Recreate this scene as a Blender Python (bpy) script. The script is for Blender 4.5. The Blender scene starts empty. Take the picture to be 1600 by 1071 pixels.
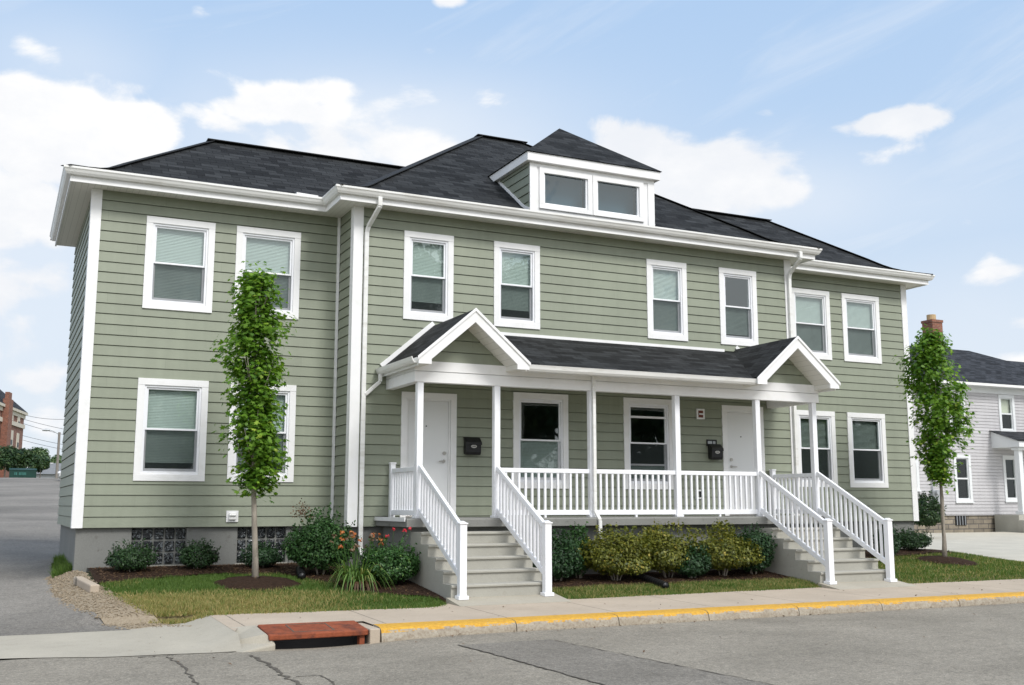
import bpy, bmesh, math, random
import numpy as np
from mathutils import Vector, Matrix
R = math.radians
scene = bpy.context.scene
COL = scene.collection

# ------------------------------------------------------------------ camera
YAW, PITCH, FPX = 25.69, 8.708, 1658.87
CAM = np.array([-1.1336, -18.4456, 0.3591])
cd = bpy.data.cameras.new('camera'); cam = bpy.data.objects.new('camera', cd); COL.objects.link(cam)
cd.sensor_width = 36.0; cd.lens = FPX/1600*36; cd.clip_end = 5000; cd.clip_start = 0.1
cam.location = CAM; cam.rotation_euler = (R(90+PITCH), 0, R(-YAW))
scene.camera = cam
_y, _t = R(-YAW), R(PITCH)
FW = np.array([-math.sin(_y)*math.cos(_t), math.cos(_y)*math.cos(_t), math.sin(_t)])
RT = np.array([math.cos(_y), math.sin(_y), 0.0]); UP = np.cross(RT, FW)
def ray(u, v): return FW + RT*(u-800)/FPX + UP*(535.5-v)/FPX
def on(u, v, ax, val):                       # survey helper: sight line meets a world plane
    d = ray(u, v); k = 'xyz'.index(ax); return CAM + d*((val-CAM[k])/d[k])
def deep(u, v, dep): return CAM + ray(u, v)*dep

# ------------------------------------------------------------------ light
SUN_EL, SUN_AZ = 47.0, 165.0                 # azimuth clockwise from +y
scene.view_settings.view_transform = 'Standard'; scene.view_settings.look = 'None'
scene.view_settings.exposure = 0.0; scene.view_settings.gamma = 1.0
sl = bpy.data.lights.new('sun', 'SUN'); so = bpy.data.objects.new('sun', sl); COL.objects.link(so)
sl.energy = 2.55; sl.angle = R(17); sl.color = (1.0, 0.975, 0.94)
sdir = Vector((math.sin(R(SUN_AZ))*math.cos(R(SUN_EL)), math.cos(R(SUN_AZ))*math.cos(R(SUN_EL)), math.sin(R(SUN_EL))))
so.rotation_euler = sdir.to_track_quat('Z', 'Y').to_euler(); so.location = (0, -20, 40)

def N(nt, typ, **kw):
    n = nt.nodes.new(typ)
    for k, v in kw.items():
        if k == 'op': n.operation = v
        elif hasattr(n, k): setattr(n, k, v)
    return n
def setin(nt, node, idx, val):
    if hasattr(val, 'is_output') or isinstance(val, bpy.types.NodeSocket): nt.links.new(val, node.inputs[idx])
    else: node.inputs[idx].default_value = val
def M_(nt, op, a, b=0.0, c=None, clamp=False):
    n = nt.nodes.new('ShaderNodeMath'); n.operation = op; n.use_clamp = clamp
    setin(nt, n, 0, a); setin(nt, n, 1, b)
    if c is not None: setin(nt, n, 2, c)
    return n.outputs[0]
def MIX(nt, f, a, b, mode='MIX'):
    n = nt.nodes.new('ShaderNodeMix'); n.data_type = 'RGBA'; n.blend_type = mode
    setin(nt, n, 0, f)
    setin(nt, n, 6, a if not isinstance(a, tuple) else (*a[:3], 1)); setin(nt, n, 7, b if not isinstance(b, tuple) else (*b[:3], 1))
    return n.outputs[2]
def RANGE(nt, v, a, b, c=0.0, d=1.0, smooth=False):
    n = nt.nodes.new('ShaderNodeMapRange'); n.interpolation_type = 'SMOOTHSTEP' if smooth else 'LINEAR'
    setin(nt, n, 0, v); n.inputs[1].default_value = a; n.inputs[2].default_value = b
    n.inputs[3].default_value = c; n.inputs[4].default_value = d
    return n.outputs[0]
def NOISE(nt, vec, scale, detail=4.0, rough=0.55, dist=0.0):
    n = nt.nodes.new('ShaderNodeTexNoise'); n.inputs['Scale'].default_value = scale
    n.inputs['Detail'].default_value = detail; n.inputs['Roughness'].default_value = rough; n.inputs['Distortion'].default_value = dist
    if vec is not None: nt.links.new(vec, n.inputs['Vector'])
    return n.outputs[0]

def build_world():
    w = bpy.data.worlds.new('World'); scene.world = w; w.use_nodes = True
    nt = w.node_tree; nt.nodes.clear()
    out = nt.nodes.new('ShaderNodeOutputWorld'); bg = nt.nodes.new('ShaderNodeBackground')
    tc = nt.nodes.new('ShaderNodeTexCoord'); d = tc.outputs['Generated']
    sp = nt.nodes.new('ShaderNodeSeparateXYZ'); nt.links.new(d, sp.inputs[0])
    x, y, z = sp.outputs
    az = M_(nt, 'ARCTAN2', x, y); el = M_(nt, 'ARCSINE', z)
    # warped coordinates give ragged cloud edges
    mp = nt.nodes.new('ShaderNodeMapping'); nt.links.new(d, mp.inputs['Vector']); mp.inputs['Scale'].default_value = (1, 1, 1.7)
    n1 = NOISE(nt, mp.outputs[0], 7.0, 9.0, 0.6, 0.4)
    n2 = NOISE(nt, mp.outputs[0], 2.6, 6.0, 0.55, 0.2)
    n3 = NOISE(nt, mp.outputs[0], 22.0, 5.0, 0.6)
    blobs = [(100, 215, 185, 78, 1.0), (215, 205, 85, 50, .85), (20, 330, 120, 80, .8), (20, 440, 110, 70, .75), (430, 165, 95, 36, .8), (500, 145, 40, 26, .7), (580, 235, 240, 50, .72), (790, 170, 60, 26, .42), (340, 200, 60, 30, .6),
             (1060, 280, 190, 68, 1.4), (985, 228, 70, 40, 1.3), (1110, 250, 90, 40, 1.25), (1200, 295, 90, 34, 1.1), (1378, 193, 100, 19, .82), (1325, 200, 36, 18, .7), (1560, 428, 100, 22, .62), (1610, 500, 60, 22, .66),
             (1620, 565, 70, 24, .75), (20, 570, 90, 60, .66), (60, 690, 200, 70, .62), (710, 0, 40, 16, .7)]
    tot = None
    for (u, v, ru, rv, a) in blobs:
        r = ray(u, v); r = r/np.linalg.norm(r)
        ba, be = math.atan2(r[0], r[1]), math.asin(r[2])
        dx = M_(nt, 'MULTIPLY', M_(nt, 'SUBTRACT', az, ba), FPX/ru*0.97)
        dy = M_(nt, 'MULTIPLY', M_(nt, 'SUBTRACT', el, be), FPX/rv*0.97)
        q = M_(nt, 'ADD', M_(nt, 'MULTIPLY', dx, dx), M_(nt, 'MULTIPLY', dy, dy))
        g = M_(nt, 'MULTIPLY', M_(nt, 'EXPONENT', M_(nt, 'MULTIPLY', q, -0.8)), a)
        tot = g if tot is None else M_(nt, 'MAXIMUM', tot, g)
    back = RANGE(nt, y, 0.35, -0.2, 0.0, 0.82)          # broken cloud added in the unseen sky behind the viewer for light and reflections
    tot = M_(nt, 'MAXIMUM', tot, back)
    dens = M_(nt, 'ADD', tot, M_(nt, 'MULTIPLY', M_(nt, 'SUBTRACT', n1, 0.5), 1.7))
    dens = M_(nt, 'ADD', dens, M_(nt, 'MULTIPLY', M_(nt, 'SUBTRACT', n3, 0.5), .35))
    vo = nt.nodes.new('ShaderNodeTexVoronoi'); vo.feature = 'SMOOTH_F1'; vo.inputs['Scale'].default_value = 17; vo.inputs['Smoothness'].default_value = .5
    wv = nt.nodes.new('ShaderNodeVectorMath'); wv.operation = 'MULTIPLY_ADD'; wn_ = nt.nodes.new('ShaderNodeTexNoise'); wn_.inputs['Scale'].default_value = 9; nt.links.new(mp.outputs[0], wn_.inputs['Vector'])
    nt.links.new(wn_.outputs['Color'], wv.inputs[0]); wv.inputs[1].default_value = (.09, .09, .09); nt.links.new(mp.outputs[0], wv.inputs[2]); nt.links.new(wv.outputs[0], vo.inputs['Vector'])
    dens = M_(nt, 'ADD', dens, M_(nt, 'MULTIPLY', M_(nt, 'SUBTRACT', .42, vo.outputs['Distance']), .75))
    mask = RANGE(nt, dens, 0.38, 0.69, 0, 1, True)
    veil = None                                         # thin high haze
    for (u, v, ru, rv, a) in [(610, 235, 360, 115, .75), (40, 470, 230, 300, .62), (1160, 320, 260, 80, .62), (1520, 520, 230, 110, .45), (110, 110, 160, 80, .35), (1300, 330, 300, 60, .3)]:
        r = ray(u, v); r = r/np.linalg.norm(r); ba, be = math.atan2(r[0], r[1]), math.asin(r[2])
        dx = M_(nt, 'MULTIPLY', M_(nt, 'SUBTRACT', az, ba), FPX/ru); dy = M_(nt, 'MULTIPLY', M_(nt, 'SUBTRACT', el, be), FPX/rv)
        g = M_(nt, 'MULTIPLY', M_(nt, 'EXPONENT', M_(nt, 'MULTIPLY', M_(nt, 'ADD', M_(nt, 'MULTIPLY', dx, dx), M_(nt, 'MULTIPLY', dy, dy)), -1.0)), a)
        veil = g if veil is None else M_(nt, 'MAXIMUM', veil, g)
    th = R(20); cv = nt.nodes.new('ShaderNodeCombineXYZ')
    nt.links.new(M_(nt, 'MULTIPLY', M_(nt, 'ADD', M_(nt, 'MULTIPLY', az, math.cos(th)), M_(nt, 'MULTIPLY', el, math.sin(th))), 2.6), cv.inputs[0])
    nt.links.new(M_(nt, 'MULTIPLY', M_(nt, 'SUBTRACT', M_(nt, 'MULTIPLY', el, math.cos(th)), M_(nt, 'MULTIPLY', az, math.sin(th))), 15.0), cv.inputs[1])
    n4 = NOISE(nt, cv.outputs[0], 1.3, 7, .6, .6)
    cir = M_(nt, 'MULTIPLY', RANGE(nt, n4, 0.42, 0.80, 0, 1, True), 0.42)
    cir = M_(nt, 'MAXIMUM', cir, M_(nt, 'MULTIPLY', veil, RANGE(nt, n2, .3, .65, .7, 1.15)), clamp=True)
    sky = nt.nodes.new('ShaderNodeTexSky'); sky.sky_type = 'NISHITA'; sky.sun_disc = False
    sky.sun_elevation = R(SUN_EL); sky.sun_rotation = R(SUN_AZ); sky.dust_density = 2.0
    nis = MIX(nt, 1.0, sky.outputs[0], (0.105, 0.105, 0.105), 'MULTIPLY')
    grad = nt.nodes.new('ShaderNodeValToRGB'); nt.links.new(M_(nt, 'MULTIPLY', el, 1/1.3), grad.inputs[0])
    cr = grad.color_ramp; cr.elements[0].position = 0.0; cr.elements[0].color = (.76, .85, .93, 1)
    cr.elements[1].position = 1.0; cr.elements[1].color = (.30, .48, .86, 1)
    for p, c in [(.12, (.68, .81, .97)), (.28, (.53, .715, .97)), (.42, (.45, .655, .955))]:
        e = cr.elements.new(p); e.color = (*c, 1)
    base = MIX(nt, 0.12, grad.outputs[0], nis)
    base = MIX(nt, cir, base, (.89, .93, .985))
    shade = RANGE(nt, M_(nt, 'ADD', M_(nt, 'MULTIPLY', n3, .35), M_(nt, 'MULTIPLY', n2, .9)), .45, .78, 0, 1, True)
    cc = MIX(nt, shade, (.88, .905, .95), (1.06, 1.05, 1.04))
    cc = MIX(nt, RANGE(nt, y, 0.2, -0.3), cc, (1.34, 1.37, 1.42))  # unseen cloud behind the viewer made brighter to light the front
    col = MIX(nt, M_(nt, 'MULTIPLY', mask, .97), base, cc)
    nt.links.new(col, bg.inputs[0]); bg.inputs[1].default_value = 1.0
    nt.links.new(bg.outputs[0], out.inputs[0])
build_world()

# ------------------------------------------------------------------ materials
def newmat(name):
    m = bpy.data.materials.new(name); m.use_nodes = True; nt = m.node_tree
    b = nt.nodes['Principled BSDF']; return m, nt, b
def pos(nt):
    return nt.nodes.new('ShaderNodeNewGeometry').outputs['Position']
def scaled(nt, vec, s):
    mp = nt.nodes.new('ShaderNodeMapping'); nt.links.new(vec, mp.inputs['Vector']); mp.inputs['Scale'].default_value = s; return mp.outputs[0]
def bump(nt, b, h, strength=0.3, dist=0.01):
    n = nt.nodes.new('ShaderNodeBump'); n.inputs['Strength'].default_value = strength; n.inputs['Distance'].default_value = dist
    nt.links.new(h, n.inputs['Height']); nt.links.new(n.outputs[0], b.inputs['Normal'])
def simple(name, c, rough=0.6, var=0.08, scale=3.0, sc3=None, bmp=0.0, bscale=60.0, metal=0.0, c2=None, spec=0.4, cscale=1.0):
    m, nt, b = newmat(name); p = pos(nt)
    v = scaled(nt, p, sc3) if sc3 else p
    n = NOISE(nt, v, scale, 6, .6)
    lo = tuple(k*(1-var) for k in c); hi = tuple(min(1, k*(1+var)) for k in c)
    colr = MIX(nt, RANGE(nt, n, .3, .7), lo, hi)
    if c2:
        n2 = NOISE(nt, v, cscale, 7, .65, .3); colr = MIX(nt, RANGE(nt, n2, .5, .68, 0, 1, True), colr, c2)
    nt.links.new(colr, b.inputs['Base Color']); b.inputs['Roughness'].default_value = rough; b.inputs['Metallic'].default_value = metal
    b.inputs['Specular IOR Level'].default_value = spec
    if bmp: bump(nt, b, NOISE(nt, v, bscale, 4, .6), bmp, .01)
    return m
def siding_mat(name, c, e=.1745):
    m, nt, b = newmat(name); p = pos(nt)
    sp = nt.nodes.new('ShaderNodeSeparateXYZ'); nt.links.new(p, sp.inputs[0])
    row = M_(nt, 'FLOOR', M_(nt, 'DIVIDE', sp.outputs[2], e))
    seg = M_(nt, 'FLOOR', M_(nt, 'ADD', M_(nt, 'MULTIPLY', sp.outputs[0], .27), M_(nt, 'MULTIPLY', row, .377)))
    wn = nt.nodes.new('ShaderNodeTexWhiteNoise'); wn.noise_dimensions = '2D'
    cb = nt.nodes.new('ShaderNodeCombineXYZ'); nt.links.new(row, cb.inputs[0]); nt.links.new(seg, cb.inputs[1]); nt.links.new(cb.outputs[0], wn.inputs['Vector'])
    t = M_(nt, 'MULTIPLY_ADD', M_(nt, 'SUBTRACT', wn.outputs[0], .5), .07, 1.0)
    grain = NOISE(nt, scaled(nt, p, (2.0, 2.0, 60)), 3.0, 5, .6)
    dirt = NOISE(nt, p, .9, 5, .6)
    t = M_(nt, 'MULTIPLY', t, RANGE(nt, grain, .3, .7, .97, 1.03)); t = M_(nt, 'MULTIPLY', t, RANGE(nt, dirt, .3, .7, .94, 1.05))
    fr_ = M_(nt, 'FRACT', M_(nt, 'ADD', M_(nt, 'MULTIPLY', sp.outputs[0], .27), M_(nt, 'MULTIPLY', row, .377)))
    t = M_(nt, 'MULTIPLY', t, RANGE(nt, M_(nt, 'LESS_THAN', fr_, .0018), 0, 1, 1, .86))      # butt joints
    splash = M_(nt, 'MULTIPLY', RANGE(nt, sp.outputs[2], .55, -.02, 0, 1), RANGE(nt, NOISE(nt, scaled(nt, p, (1, 1, 2)), 5, 6, .7), .4, .75, 0, 1))
    t = M_(nt, 'MULTIPLY', t, RANGE(nt, splash, 0, 1, 1, .84))
    t = M_(nt, 'MULTIPLY', t, RANGE(nt, NOISE(nt, scaled(nt, p, (3.2, 3.2, .22)), 2.0, 5, .6), .35, .7, 1.03, .95))
    vm = nt.nodes.new('ShaderNodeVectorMath'); vm.operation = 'SCALE'; vm.inputs[0].default_value = c; nt.links.new(t, vm.inputs['Scale'])
    nt.links.new(vm.outputs[0], b.inputs['Base Color']); b.inputs['Roughness'].default_value = .5; b.inputs['Specular IOR Level'].default_value = .45
    bump(nt, b, grain, .12, .004)
    return m
def shingle_mat(name, c, k=1.0):
    m, nt, b = newmat(name); uv = nt.nodes.new('ShaderNodeUVMap').outputs[0]
    br = nt.nodes.new('ShaderNodeTexBrick'); nt.links.new(uv, br.inputs['Vector']); br.inputs['Scale'].default_value = 1.0
    br.inputs['Brick Width'].default_value = .31; br.inputs['Row Height'].default_value = .142; br.inputs['Mortar Size'].default_value = .006
    br.inputs['Mortar Smooth'].default_value = .3; br.offset = .41; br.offset_frequency = 2; br.squash = 1.0
    br.inputs['Color1'].default_value = (0, 0, 0, 1); br.inputs['Color2'].default_value = (1, 1, 1, 1); br.inputs['Mortar'].default_value = (.1, .1, .1, 1); br.inputs['Bias'].default_value = 0
    tone = RANGE(nt, br.outputs[0], 0, 1, .45, 1.85)
    st = NOISE(nt, scaled(nt, uv, (.9, 7, 1)), 2.2, 6, .65)
    big = NOISE(nt, scaled(nt, uv, (1, 1, 1)), .7, 4, .6)
    gr = NOISE(nt, pos(nt), 160, 2, .7)
    t = M_(nt, 'MULTIPLY', tone, RANGE(nt, st, .3, .7, .68, 1.45)); t = M_(nt, 'MULTIPLY', t, RANGE(nt, big, .3, .7, .93, 1.07)); t = M_(nt, 'MULTIPLY', t, RANGE(nt, gr, .3, .7, .8, 1.2))
    t = M_(nt, 'MULTIPLY', t, RANGE(nt, br.outputs[1], 0, 1, 1, .45))
    vm = nt.nodes.new('ShaderNodeVectorMath'); vm.operation = 'SCALE'; vm.inputs[0].default_value = c; nt.links.new(t, vm.inputs['Scale'])
    nt.links.new(vm.outputs[0], b.inputs['Base Color']); b.inputs['Roughness'].default_value = .85; b.inputs['Specular IOR Level'].default_value = .2
    h = M_(nt, 'ADD', M_(nt, 'MULTIPLY', br.outputs[1], -1.0), M_(nt, 'MULTIPLY', br.outputs[0], .6))
    bump(nt, b, M_(nt, 'ADD', h, M_(nt, 'MULTIPLY', gr, .3)), .7, .012)
    return m
def brick_mat(name, c1, c2, mortar, w=.22, h=.075):
    m, nt, b = newmat(name); uv = nt.nodes.new('ShaderNodeUVMap').outputs[0]
    br = nt.nodes.new('ShaderNodeTexBrick'); nt.links.new(uv, br.inputs['Vector']); br.inputs['Scale'].default_value = 1.0
    br.inputs['Brick Width'].default_value = w; br.inputs['Row Height'].default_value = h; br.inputs['Mortar Size'].default_value = h*.1
    br.inputs['Color1'].default_value = (*c1, 1); br.inputs['Color2'].default_value = (*c2, 1); br.inputs['Mortar'].default_value = (*mortar, 1)
    n = NOISE(nt, pos(nt), 3.0, 6, .6)
    col = MIX(nt, 1.0, br.outputs[0], MIX(nt, RANGE(nt, n, .3, .7), (.75, .75, .75), (1.15, 1.15, 1.15)), 'MULTIPLY')
    nt.links.new(col, b.inputs['Base Color']); b.inputs['Roughness'].default_value = .9
    bump(nt, b, M_(nt, 'ADD', M_(nt, 'MULTIPLY', br.outputs[1], -1), NOISE(nt, pos(nt), 25, 4)), .4, .01)
    return m
def leaf_mat(name, ca, cb, cc=None, trans=.25, rough=.5):
    m, nt, b = newmat(name)
    at = nt.nodes.new('ShaderNodeAttribute'); at.attribute_name = 'tint'
    r = nt.nodes.new('ShaderNodeValToRGB'); nt.links.new(at.outputs['Fac'], r.inputs[0])
    r.color_ramp.elements[0].color = (*ca, 1); r.color_ramp.elements[1].color = (*cb, 1)
    if cc:
        r.color_ramp.elements[1].position = .85; e = r.color_ramp.elements.new(1.0); e.color = (*cc, 1)
    nt.links.new(r.outputs[0], b.inputs['Base Color']); b.inputs['Roughness'].default_value = rough; b.inputs['Specular IOR Level'].default_value = .35
    tr = nt.nodes.new('ShaderNodeBsdfTranslucent'); 
    tcol = MIX(nt, 1.0, r.outputs[0], (1.3, 1.35, .6), 'MULTIPLY'); nt.links.new(tcol, tr.inputs[0])
    mx = nt.nodes.new('ShaderNodeMixShader'); mx.inputs[0].default_value = trans
    nt.links.new(b.outputs[0], mx.inputs[1]); nt.links.new(tr.outputs[0], mx.inputs[2])
    nt.links.new(mx.outputs[0], nt.nodes['Material Output'].inputs[0])
    return m
def glass_mat(name, refl=1.0, tint=(.88, .96, .93), wav=.02):
    m, nt, b = newmat(name); nt.nodes.remove(b)
    tr = nt.nodes.new('ShaderNodeBsdfTransparent'); tr.inputs[0].default_value = (*tint, 1)
    gl = nt.nodes.new('ShaderNodeBsdfGlossy'); gl.inputs['Roughness'].default_value = .015; gl.inputs[0].default_value = (.92, .99, .98, 1)
    bp = nt.nodes.new('ShaderNodeBump'); bp.inputs['Strength'].default_value = wav; bp.inputs['Distance'].default_value = .3
    nt.links.new(NOISE(nt, pos(nt), 1.6, 2), bp.inputs['Height']); nt.links.new(bp.outputs[0], gl.inputs['Normal'])
    lw = nt.nodes.new('ShaderNodeLayerWeight'); lw.inputs[0].default_value = .5       # the same from both sides, so daylight gets in
    f = M_(nt, 'MULTIPLY_ADD', M_(nt, 'POWER', lw.outputs['Facing'], 4.0), .75, .13*refl, clamp=True)
    mx = nt.nodes.new('ShaderNodeMixShader'); nt.links.new(f, mx.inputs[0]); nt.links.new(tr.outputs[0], mx.inputs[1]); nt.links.new(gl.outputs[0], mx.inputs[2])
    nt.links.new(mx.outputs[0], nt.nodes['Material Output'].inputs[0]); return m
def screen_mat(name, op=.44):
    m, nt, b = newmat(name); b.inputs['Base Color'].default_value = (.022, .034, .034, 1); b.inputs['Roughness'].default_value = .7
    tr = nt.nodes.new('ShaderNodeBsdfTransparent'); mx = nt.nodes.new('ShaderNodeMixShader')
    n = NOISE(nt, scaled(nt, pos(nt), (1, 1, 1)), 2.0, 3)
    nt.links.new(RANGE(nt, n, .3, .7, op-.05, op+.05), mx.inputs[0]); nt.links.new(tr.outputs[0], mx.inputs[1]); nt.links.new(b.outputs[0], mx.inputs[2])
    nt.links.new(mx.outputs[0], nt.nodes['Material Output'].inputs[0]); return m
def kerb_mat():
    m, nt, b = newmat('kerb_paint'); p = pos(nt)
    sp = nt.nodes.new('ShaderNodeSeparateXYZ'); nt.links.new(p, sp.inputs[0])
    at = nt.nodes.new('ShaderNodeAttribute'); at.attribute_name = 'tint'          # 1 on the top, falling to 0 at the road
    n = NOISE(nt, scaled(nt, p, (1, 1, 2.2)), 4.5, 8, .7, .4); nf = NOISE(nt, p, 26, 5, .7)
    conc = MIX(nt, RANGE(nt, n, .3, .7), (.30, .255, .19), (.42, .38, .31))
    conc = MIX(nt, RANGE(nt, nf, .45, .7), conc, (.22, .17, .12))
    yel = MIX(nt, RANGE(nt, nf, .35, .7), (.66, .38, .035), (.44, .225, .03))
    k = M_(nt, 'ADD', at.outputs['Fac'], M_(nt, 'MULTIPLY', M_(nt, 'SUBTRACT', n, .5), 1.7)); k = M_(nt, 'ADD', k, M_(nt, 'MULTIPLY', M_(nt, 'SUBTRACT', nf, .5), .7))
    bare = RANGE(nt, sp.outputs[0], 14, 26, 0, .35); k = M_(nt, 'SUBTRACT', k, bare)
    nt.links.new(MIX(nt, RANGE(nt, k, .46, .60, 0, 1, True), conc, yel), b.inputs['Base Color']); b.inputs['Roughness'].default_value = .8
    bump(nt, b, nf, .35, .01); return m
def concrete_mat(name, c, joint=None, stain=(.2, .18, .15), amt=.35, fine=.12):
    m, nt, b = newmat(name); p = pos(nt)
    n = NOISE(nt, p, 1.1, 8, .62); nf = NOISE(nt, p, 70, 4, .75); nm = NOISE(nt, p, 9, 6, .65)
    col = MIX(nt, RANGE(nt, n, .3, .7), tuple(k*.9 for k in c), tuple(k*1.08 for k in c))
    col = MIX(nt, RANGE(nt, nm, .56, .75, 0, amt, True), col, stain)
    col = MIX(nt, 1.0, col, MIX(nt, RANGE(nt, nf, .25, .75), (1-fine,)*3, (1+fine,)*3), 'MULTIPLY')
    if joint:
        sp = nt.nodes.new('ShaderNodeSeparateXYZ'); nt.links.new(p, sp.inputs[0])
        fx = M_(nt, 'FRACT', M_(nt, 'DIVIDE', M_(nt, 'ADD', sp.outputs[0], M_(nt, 'MULTIPLY', nm, .03)), joint))
        j = M_(nt, 'LESS_THAN', fx, .012/joint*1.6); col = MIX(nt, M_(nt, 'MULTIPLY', j, .7), col, (.13, .115, .095))
    nt.links.new(col, b.inputs['Base Color']); b.inputs['Roughness'].default_value = .9; b.inputs['Specular IOR Level'].default_value = .2
    bump(nt, b, nf, .25, .006); return m
def asphalt_mat(name, c, warm, seedscale=1.0):
    m, nt, b = newmat(name); p = pos(nt)
    n = NOISE(nt, scaled(nt, p, (.8, 1, 1)), .8*seedscale, 7, .62, .3); nf = NOISE(nt, p, 55, 3, .8); nm = NOISE(nt, scaled(nt, p, (.8, 1.5, 1)), 3.5, 7, .7)
    vo = nt.nodes.new('ShaderNodeTexVoronoi'); nt.links.new(p, vo.inputs['Vector']); vo.inputs['Scale'].default_value = 75
    col = MIX(nt, RANGE(nt, n, .32, .68), tuple(k*.88 for k in c), warm)
    col = MIX(nt, RANGE(nt, nm, .53, .72, 0, .5, True), col, tuple(k*.62 for k in c))
    vo2 = nt.nodes.new('ShaderNodeTexVoronoi'); nt.links.new(p, vo2.inputs['Vector']); vo2.inputs['Scale'].default_value = 32
    ng = NOISE(nt, p, 17, 5, .75)
    agg = M_(nt, 'MULTIPLY', RANGE(nt, nf, .25, .75, .66, 1.34), RANGE(nt, vo.outputs['Color'], 0, 1, .74, 1.26))
    agg = M_(nt, 'MULTIPLY', agg, M_(nt, 'MULTIPLY', RANGE(nt, vo2.outputs['Color'], 0, 1, .84, 1.16), RANGE(nt, ng, .3, .7, .86, 1.14)))
    oil = NOISE(nt, scaled(nt, p, (.5, 1.6, 1)), 1.7, 6, .7, .8); agg = M_(nt, 'MULTIPLY', agg, RANGE(nt, oil, .60, .74, 1, .78))
    vm = nt.nodes.new('ShaderNodeVectorMath'); vm.operation = 'SCALE'; nt.links.new(col, vm.inputs[0]); nt.links.new(agg, vm.inputs['Scale'])
    nt.links.new(vm.outputs[0], b.inputs['Base Color']); b.inputs['Roughness'].default_value = .88; b.inputs['Specular IOR Level'].default_value = .25
    bump(nt, b, M_(nt, 'ADD', nf, vo.outputs['Distance']), .5, .008); return m
def earth_mat(name, ca, cb, scale=14, bmp=.8):
    m, nt, b = newmat(name); p = pos(nt)
    n = NOISE(nt, p, scale, 8, .75); n2 = NOISE(nt, scaled(nt, p, (1.0, 2.5, 1)), scale*4, 4, .7)
    col = MIX(nt, RANGE(nt, n, .3, .7), ca, cb); col = MIX(nt, RANGE(nt, n2, .6, .75), col, tuple(k*2.2 for k in cb))
    nt.links.new(col, b.inputs['Base Color']); b.inputs['Roughness'].default_value = .95; b.inputs['Specular IOR Level'].default_value = .1
    bump(nt, b, M_(nt, 'ADD', n, n2), bmp, .03); return m
def soffit_mat():
    m, nt, b = newmat('soffit_white'); p = pos(nt)
    sp = nt.nodes.new('ShaderNodeSeparateXYZ'); nt.links.new(p, sp.inputs[0])
    gx = M_(nt, 'LESS_THAN', M_(nt, 'FRACT', M_(nt, 'DIVIDE', sp.outputs[0], .1)), .07)
    nt.links.new(MIX(nt, M_(nt, 'MULTIPLY', gx, .45), (.74, .73, .68), (.35, .34, .31)), b.inputs['Base Color']); b.inputs['Roughness'].default_value = .6
    return m

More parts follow.
